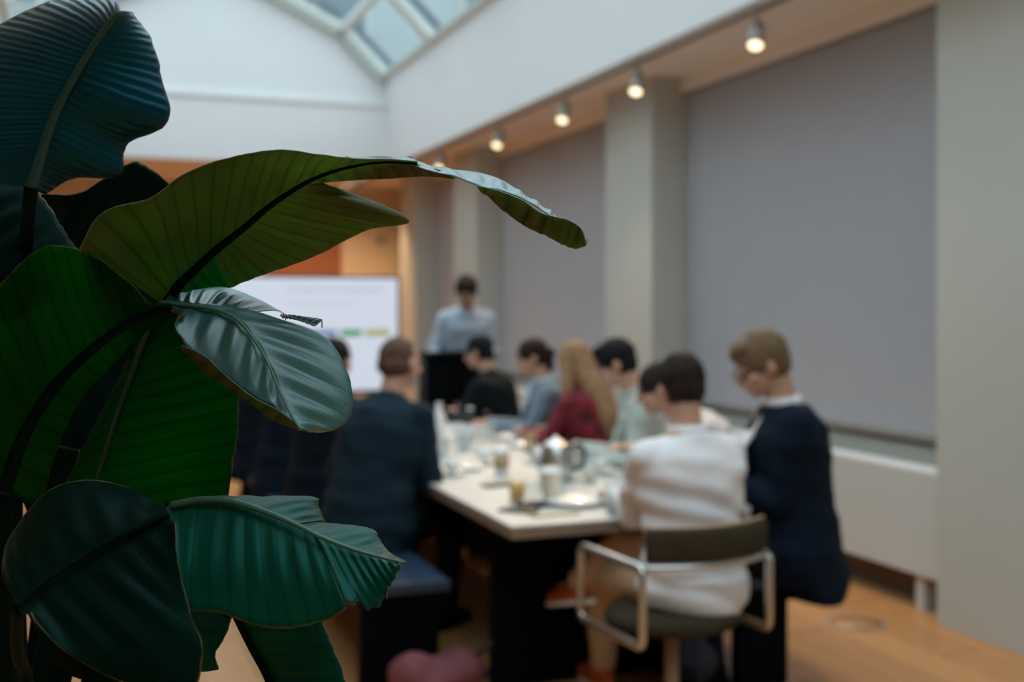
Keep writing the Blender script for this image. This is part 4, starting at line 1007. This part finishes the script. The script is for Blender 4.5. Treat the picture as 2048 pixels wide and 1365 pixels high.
# 5 piece beneath it
leaf([(Z([(290, 640), (340, 578), (385, 540), (431, 503)], 1.27), Z([(330, 660), (385, 625), (440, 605), (456, 572)], 1.25), True, 0.05)], (LG, LG), ns=24, pleat=0.001)
# 6 rounded leaf at the left, back-lit
M5 = [(10, 980), (40, 890), (80, 815), (130, 750), (190, 695), (240, 658), (295, 630), (342, 614)]
leaf([(Z(M5, 1.16, 1.12), Z([(-150, 840), (-130, 700), (-20, 592), (55, 512), (112, 491), (190, 514), (262, 570), (292, 606)], 1.08, 1.10), False, 0.06),
      (Z(M5, 1.16, 1.12), Z([(80, 1020), (110, 910), (140, 835), (180, 775), (225, 728), (262, 690), (302, 655), (346, 622)], 1.20, 1.14), False, 0.04)],
     (LG, LG), Z(M5, 1.155, 1.115), (0.007, 0.003), M_ribd, pleat=0.0015)
# 7 sheeny leaf in the middle
M6 = [(322, 605), (375, 611), (425, 618), (470, 636), (505, 675), (535, 725), (560, 785), (585, 835), (602, 860)]
leaf([(Z(M6, 1.14, 1.06), Z([(330, 603), (430, 613), (530, 627), (650, 672), (694, 748), (706, 808), (694, 843), (668, 861), (635, 866)], 1.15, 1.09), True, 0.04),
      (Z(M6, 1.14, 1.06), Z([(374, 624), (351, 653), (384, 702), (438, 741), (480, 775), (520, 801), (552, 816), (580, 842), (600, 860)], 1.10, 1.06), True, 0.05),
      (Z([(330, 604), (372, 607), (412, 613), (452, 621), (495, 628)], 1.15), Z([(345, 600), (385, 584), (450, 577), (512, 595), (567, 628)], 1.24), True, 0.04),
      (Z([(560, 631), (585, 636), (628, 652)], 1.17), Z([(562, 630), (605, 633), (645, 640)], 1.18), True, 0.0),
      (Z([(364, 690), (410, 712), (460, 757), (510, 796), (560, 822), (606, 858)], 1.09, 1.06), Z([(366, 694), (398, 730), (448, 771), (498, 806), (548, 842), (622, 864)], 1.12, 1.07), False, 0.05)],
     (LS, LU), Z(M6, 1.133, 1.052), (0.0024, 0.0010), mat('pale_midrib', (0.06, 0.16, 0.10), 0.45), lab='leaf with pale blue sheen and torn brown lower edge, in front of the screen', pleat=0.0022, pf=8)
# 8 back-lit drooping leaf
M7 = [(305, 640), (282, 700), (257, 770), (232, 840), (207, 920), (182, 1000), (160, 1090)]
leaf([(Z(M7, 1.24), Z([(350, 600), (430, 645), (464, 715), (477, 790), (475, 865), (465, 945), (450, 1040)], 1.22), False, 0.05),
      (Z(M7, 1.24), Z([(292, 650), (246, 740), (205, 820), (165, 900), (130, 975), (108, 1030), (90, 1090)], 1.26), False, 0.03)],
     (LG, LG), Z(M7, 1.235), (0.0035, 0.002), mat('green_midrib', (0.006, 0.035, 0.008), 0.5), pleat=0.0016, pf=12)
# 9 dark leaf at the bottom left
M8 = [(338, 1028), (282, 1052), (220, 1082), (160, 1118), (105, 1152), (62, 1188), (35, 1215)]
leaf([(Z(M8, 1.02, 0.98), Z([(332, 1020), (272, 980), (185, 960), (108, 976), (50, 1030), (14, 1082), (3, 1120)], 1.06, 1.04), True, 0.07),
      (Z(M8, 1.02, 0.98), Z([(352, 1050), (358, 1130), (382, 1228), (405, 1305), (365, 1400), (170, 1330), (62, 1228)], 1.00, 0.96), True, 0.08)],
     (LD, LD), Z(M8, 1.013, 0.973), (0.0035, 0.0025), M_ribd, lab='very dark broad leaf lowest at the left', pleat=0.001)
# 10 large ragged leaf lower centre
leaf([(Z([(322, 1016), (392, 1002), (452, 1002), (500, 1014), (550, 1032), (600, 1054), (642, 1075)], 1.12, 1.08),
       Z([(335, 1130), (372, 1213), (440, 1226), (510, 1252), (580, 1257), (650, 1241), (694, 1218)], 1.06, 1.03), True, 0.07),
      (Z([(342, 1012), (400, 1001), (452, 1002), (500, 1014), (550, 1032), (590, 1050)], 1.12, 1.09), Z([(350, 1004), (420, 994), (520, 992), (626, 993), (638, 1012), (650, 1044)], 1.20, 1.14), True, 0.03),
      (Z([(580, 1046), (620, 1065), (660, 1082), (710, 1102), (760, 1116), (806, 1126)], 1.09, 1.05), Z([(600, 1040), (680, 1046), (744, 1060), (762, 1085), (780, 1106), (816, 1127)], 1.14, 1.08), True, 0.03, 0.05),
      (Z([(628, 1068), (665, 1084), (700, 1098), (735, 1110), (765, 1118), (792, 1124)], 1.08, 1.05), Z([(690, 1203), (735, 1222), (766, 1208), (779, 1180), (790, 1158), (803, 1134)], 1.03, 1.03), True, 0.05, 0.22)],
     (LT, LU), Z([(342, 1012), (400, 1001), (452, 1002), (500, 1014), (550, 1032), (600, 1054), (642, 1075), (710, 1101), (760, 1115), (806, 1126)], 1.113, 1.043), (0.0040, 0.0012), mat('teal_midrib', (0.05, 0.13, 0.09), 0.4),
     lab='broad teal-green leaf with a ragged browned tip, in front of the black bench', pleat=0.0009, pf=8)
# 11 lower leaves
leaf([(Z([(468, 1225), (500, 1290), (532, 1350), (560, 1420)], 1.20), Z([(636, 1225), (663, 1290), (686, 1350), (704, 1430)], 1.18), True, 0.06)], (LT, LT), Z([(468, 1225), (500, 1290), (532, 1350), (560, 1420)], 1.195), (0.004, 0.004), M_ribd, pleat=0.0008, shear=0.9)
leaf([(Z([(380, 1205), (378, 1270), (392, 1330), (400, 1345)], 1.22), Z([(466, 1222), (448, 1275), (430, 1308), (438, 1340)], 1.20), True, 0.04)], (LT, LT), ns=24, pleat=0.0008)
# dark leaves deeper in the clump
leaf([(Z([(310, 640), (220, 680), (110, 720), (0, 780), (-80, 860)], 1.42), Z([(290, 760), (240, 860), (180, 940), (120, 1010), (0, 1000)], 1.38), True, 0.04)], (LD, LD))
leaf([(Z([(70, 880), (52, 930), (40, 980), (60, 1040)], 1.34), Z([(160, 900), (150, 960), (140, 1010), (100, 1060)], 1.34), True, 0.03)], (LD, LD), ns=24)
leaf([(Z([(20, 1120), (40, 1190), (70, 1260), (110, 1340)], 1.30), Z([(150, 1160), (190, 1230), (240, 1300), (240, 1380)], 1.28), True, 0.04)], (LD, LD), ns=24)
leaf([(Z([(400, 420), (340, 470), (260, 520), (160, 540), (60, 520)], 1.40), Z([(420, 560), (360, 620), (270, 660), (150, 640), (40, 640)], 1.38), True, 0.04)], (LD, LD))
# stalks, all rising from the pot
def stalk(pts, r0=0.011, r1=0.006):
    P = [Vector((random.uniform(-0.05, 0.05), random.uniform(-0.05, 0.05), 0.50)), Vector((random.uniform(-0.04, 0.04), 0.0, 0.8))] + [at(*p)-PL for p in pts]
    n_ = 36; tube_obj('stalk', cat_rom(P, n_), [r0+(r1-r0)*k/(n_-1) for k in range(n_)], M_petiole, plant, 10)
stalk([(70, 1400, 1.26), (130, 1150, 1.27), (215, 850, 1.27), (305, 642, 1.25)])
stalk([(20, 1400, 1.22), (8, 1150, 1.19), (12, 985, 1.17)], 0.012, 0.008)
stalk([(95, 1420, 1.30), (150, 1200, 1.33), (260, 800, 1.30), (332, 612, 1.23)], 0.012, 0.007)
stalk([(60, 1420, 1.20), (36, 1310, 1.08), (36, 1215, 0.985)], 0.009, 0.005)
stalk([(120, 1420, 1.30), (200, 1150, 1.27), (342, 1012, 1.13)], 0.010, 0.005)
stalk([(40, 1420, 1.30), (30, 1000, 1.32), (45, 600, 1.2), (62, 376, 1.0)], 0.012, 0.006)
stalk([(60, 1420, 1.32), (100, 1000, 1.36), (60, 700, 1.36), (90, 500, 1.34)], 0.011, 0.006)
stalk([(150, 1420, 1.30), (300, 1250, 1.28), (390, 1210, 1.22)], 0.008, 0.004)
stalk([(170, 1440, 1.30), (330, 1260, 1.26), (468, 1228, 1.20)], 0.008, 0.004)
lathe_obj('pot', [(0, 0), (0.17, 0), (0.21, 0.50), (0.21, 0.53), (0.19, 0.53), (0.185, 0.49), (0, 0.49)], M_pot, plant, 40)
lathe_obj('soil', [(0, 0.505), (0.10, 0.502), (0.186, 0.495)], M_soil, plant, 40)
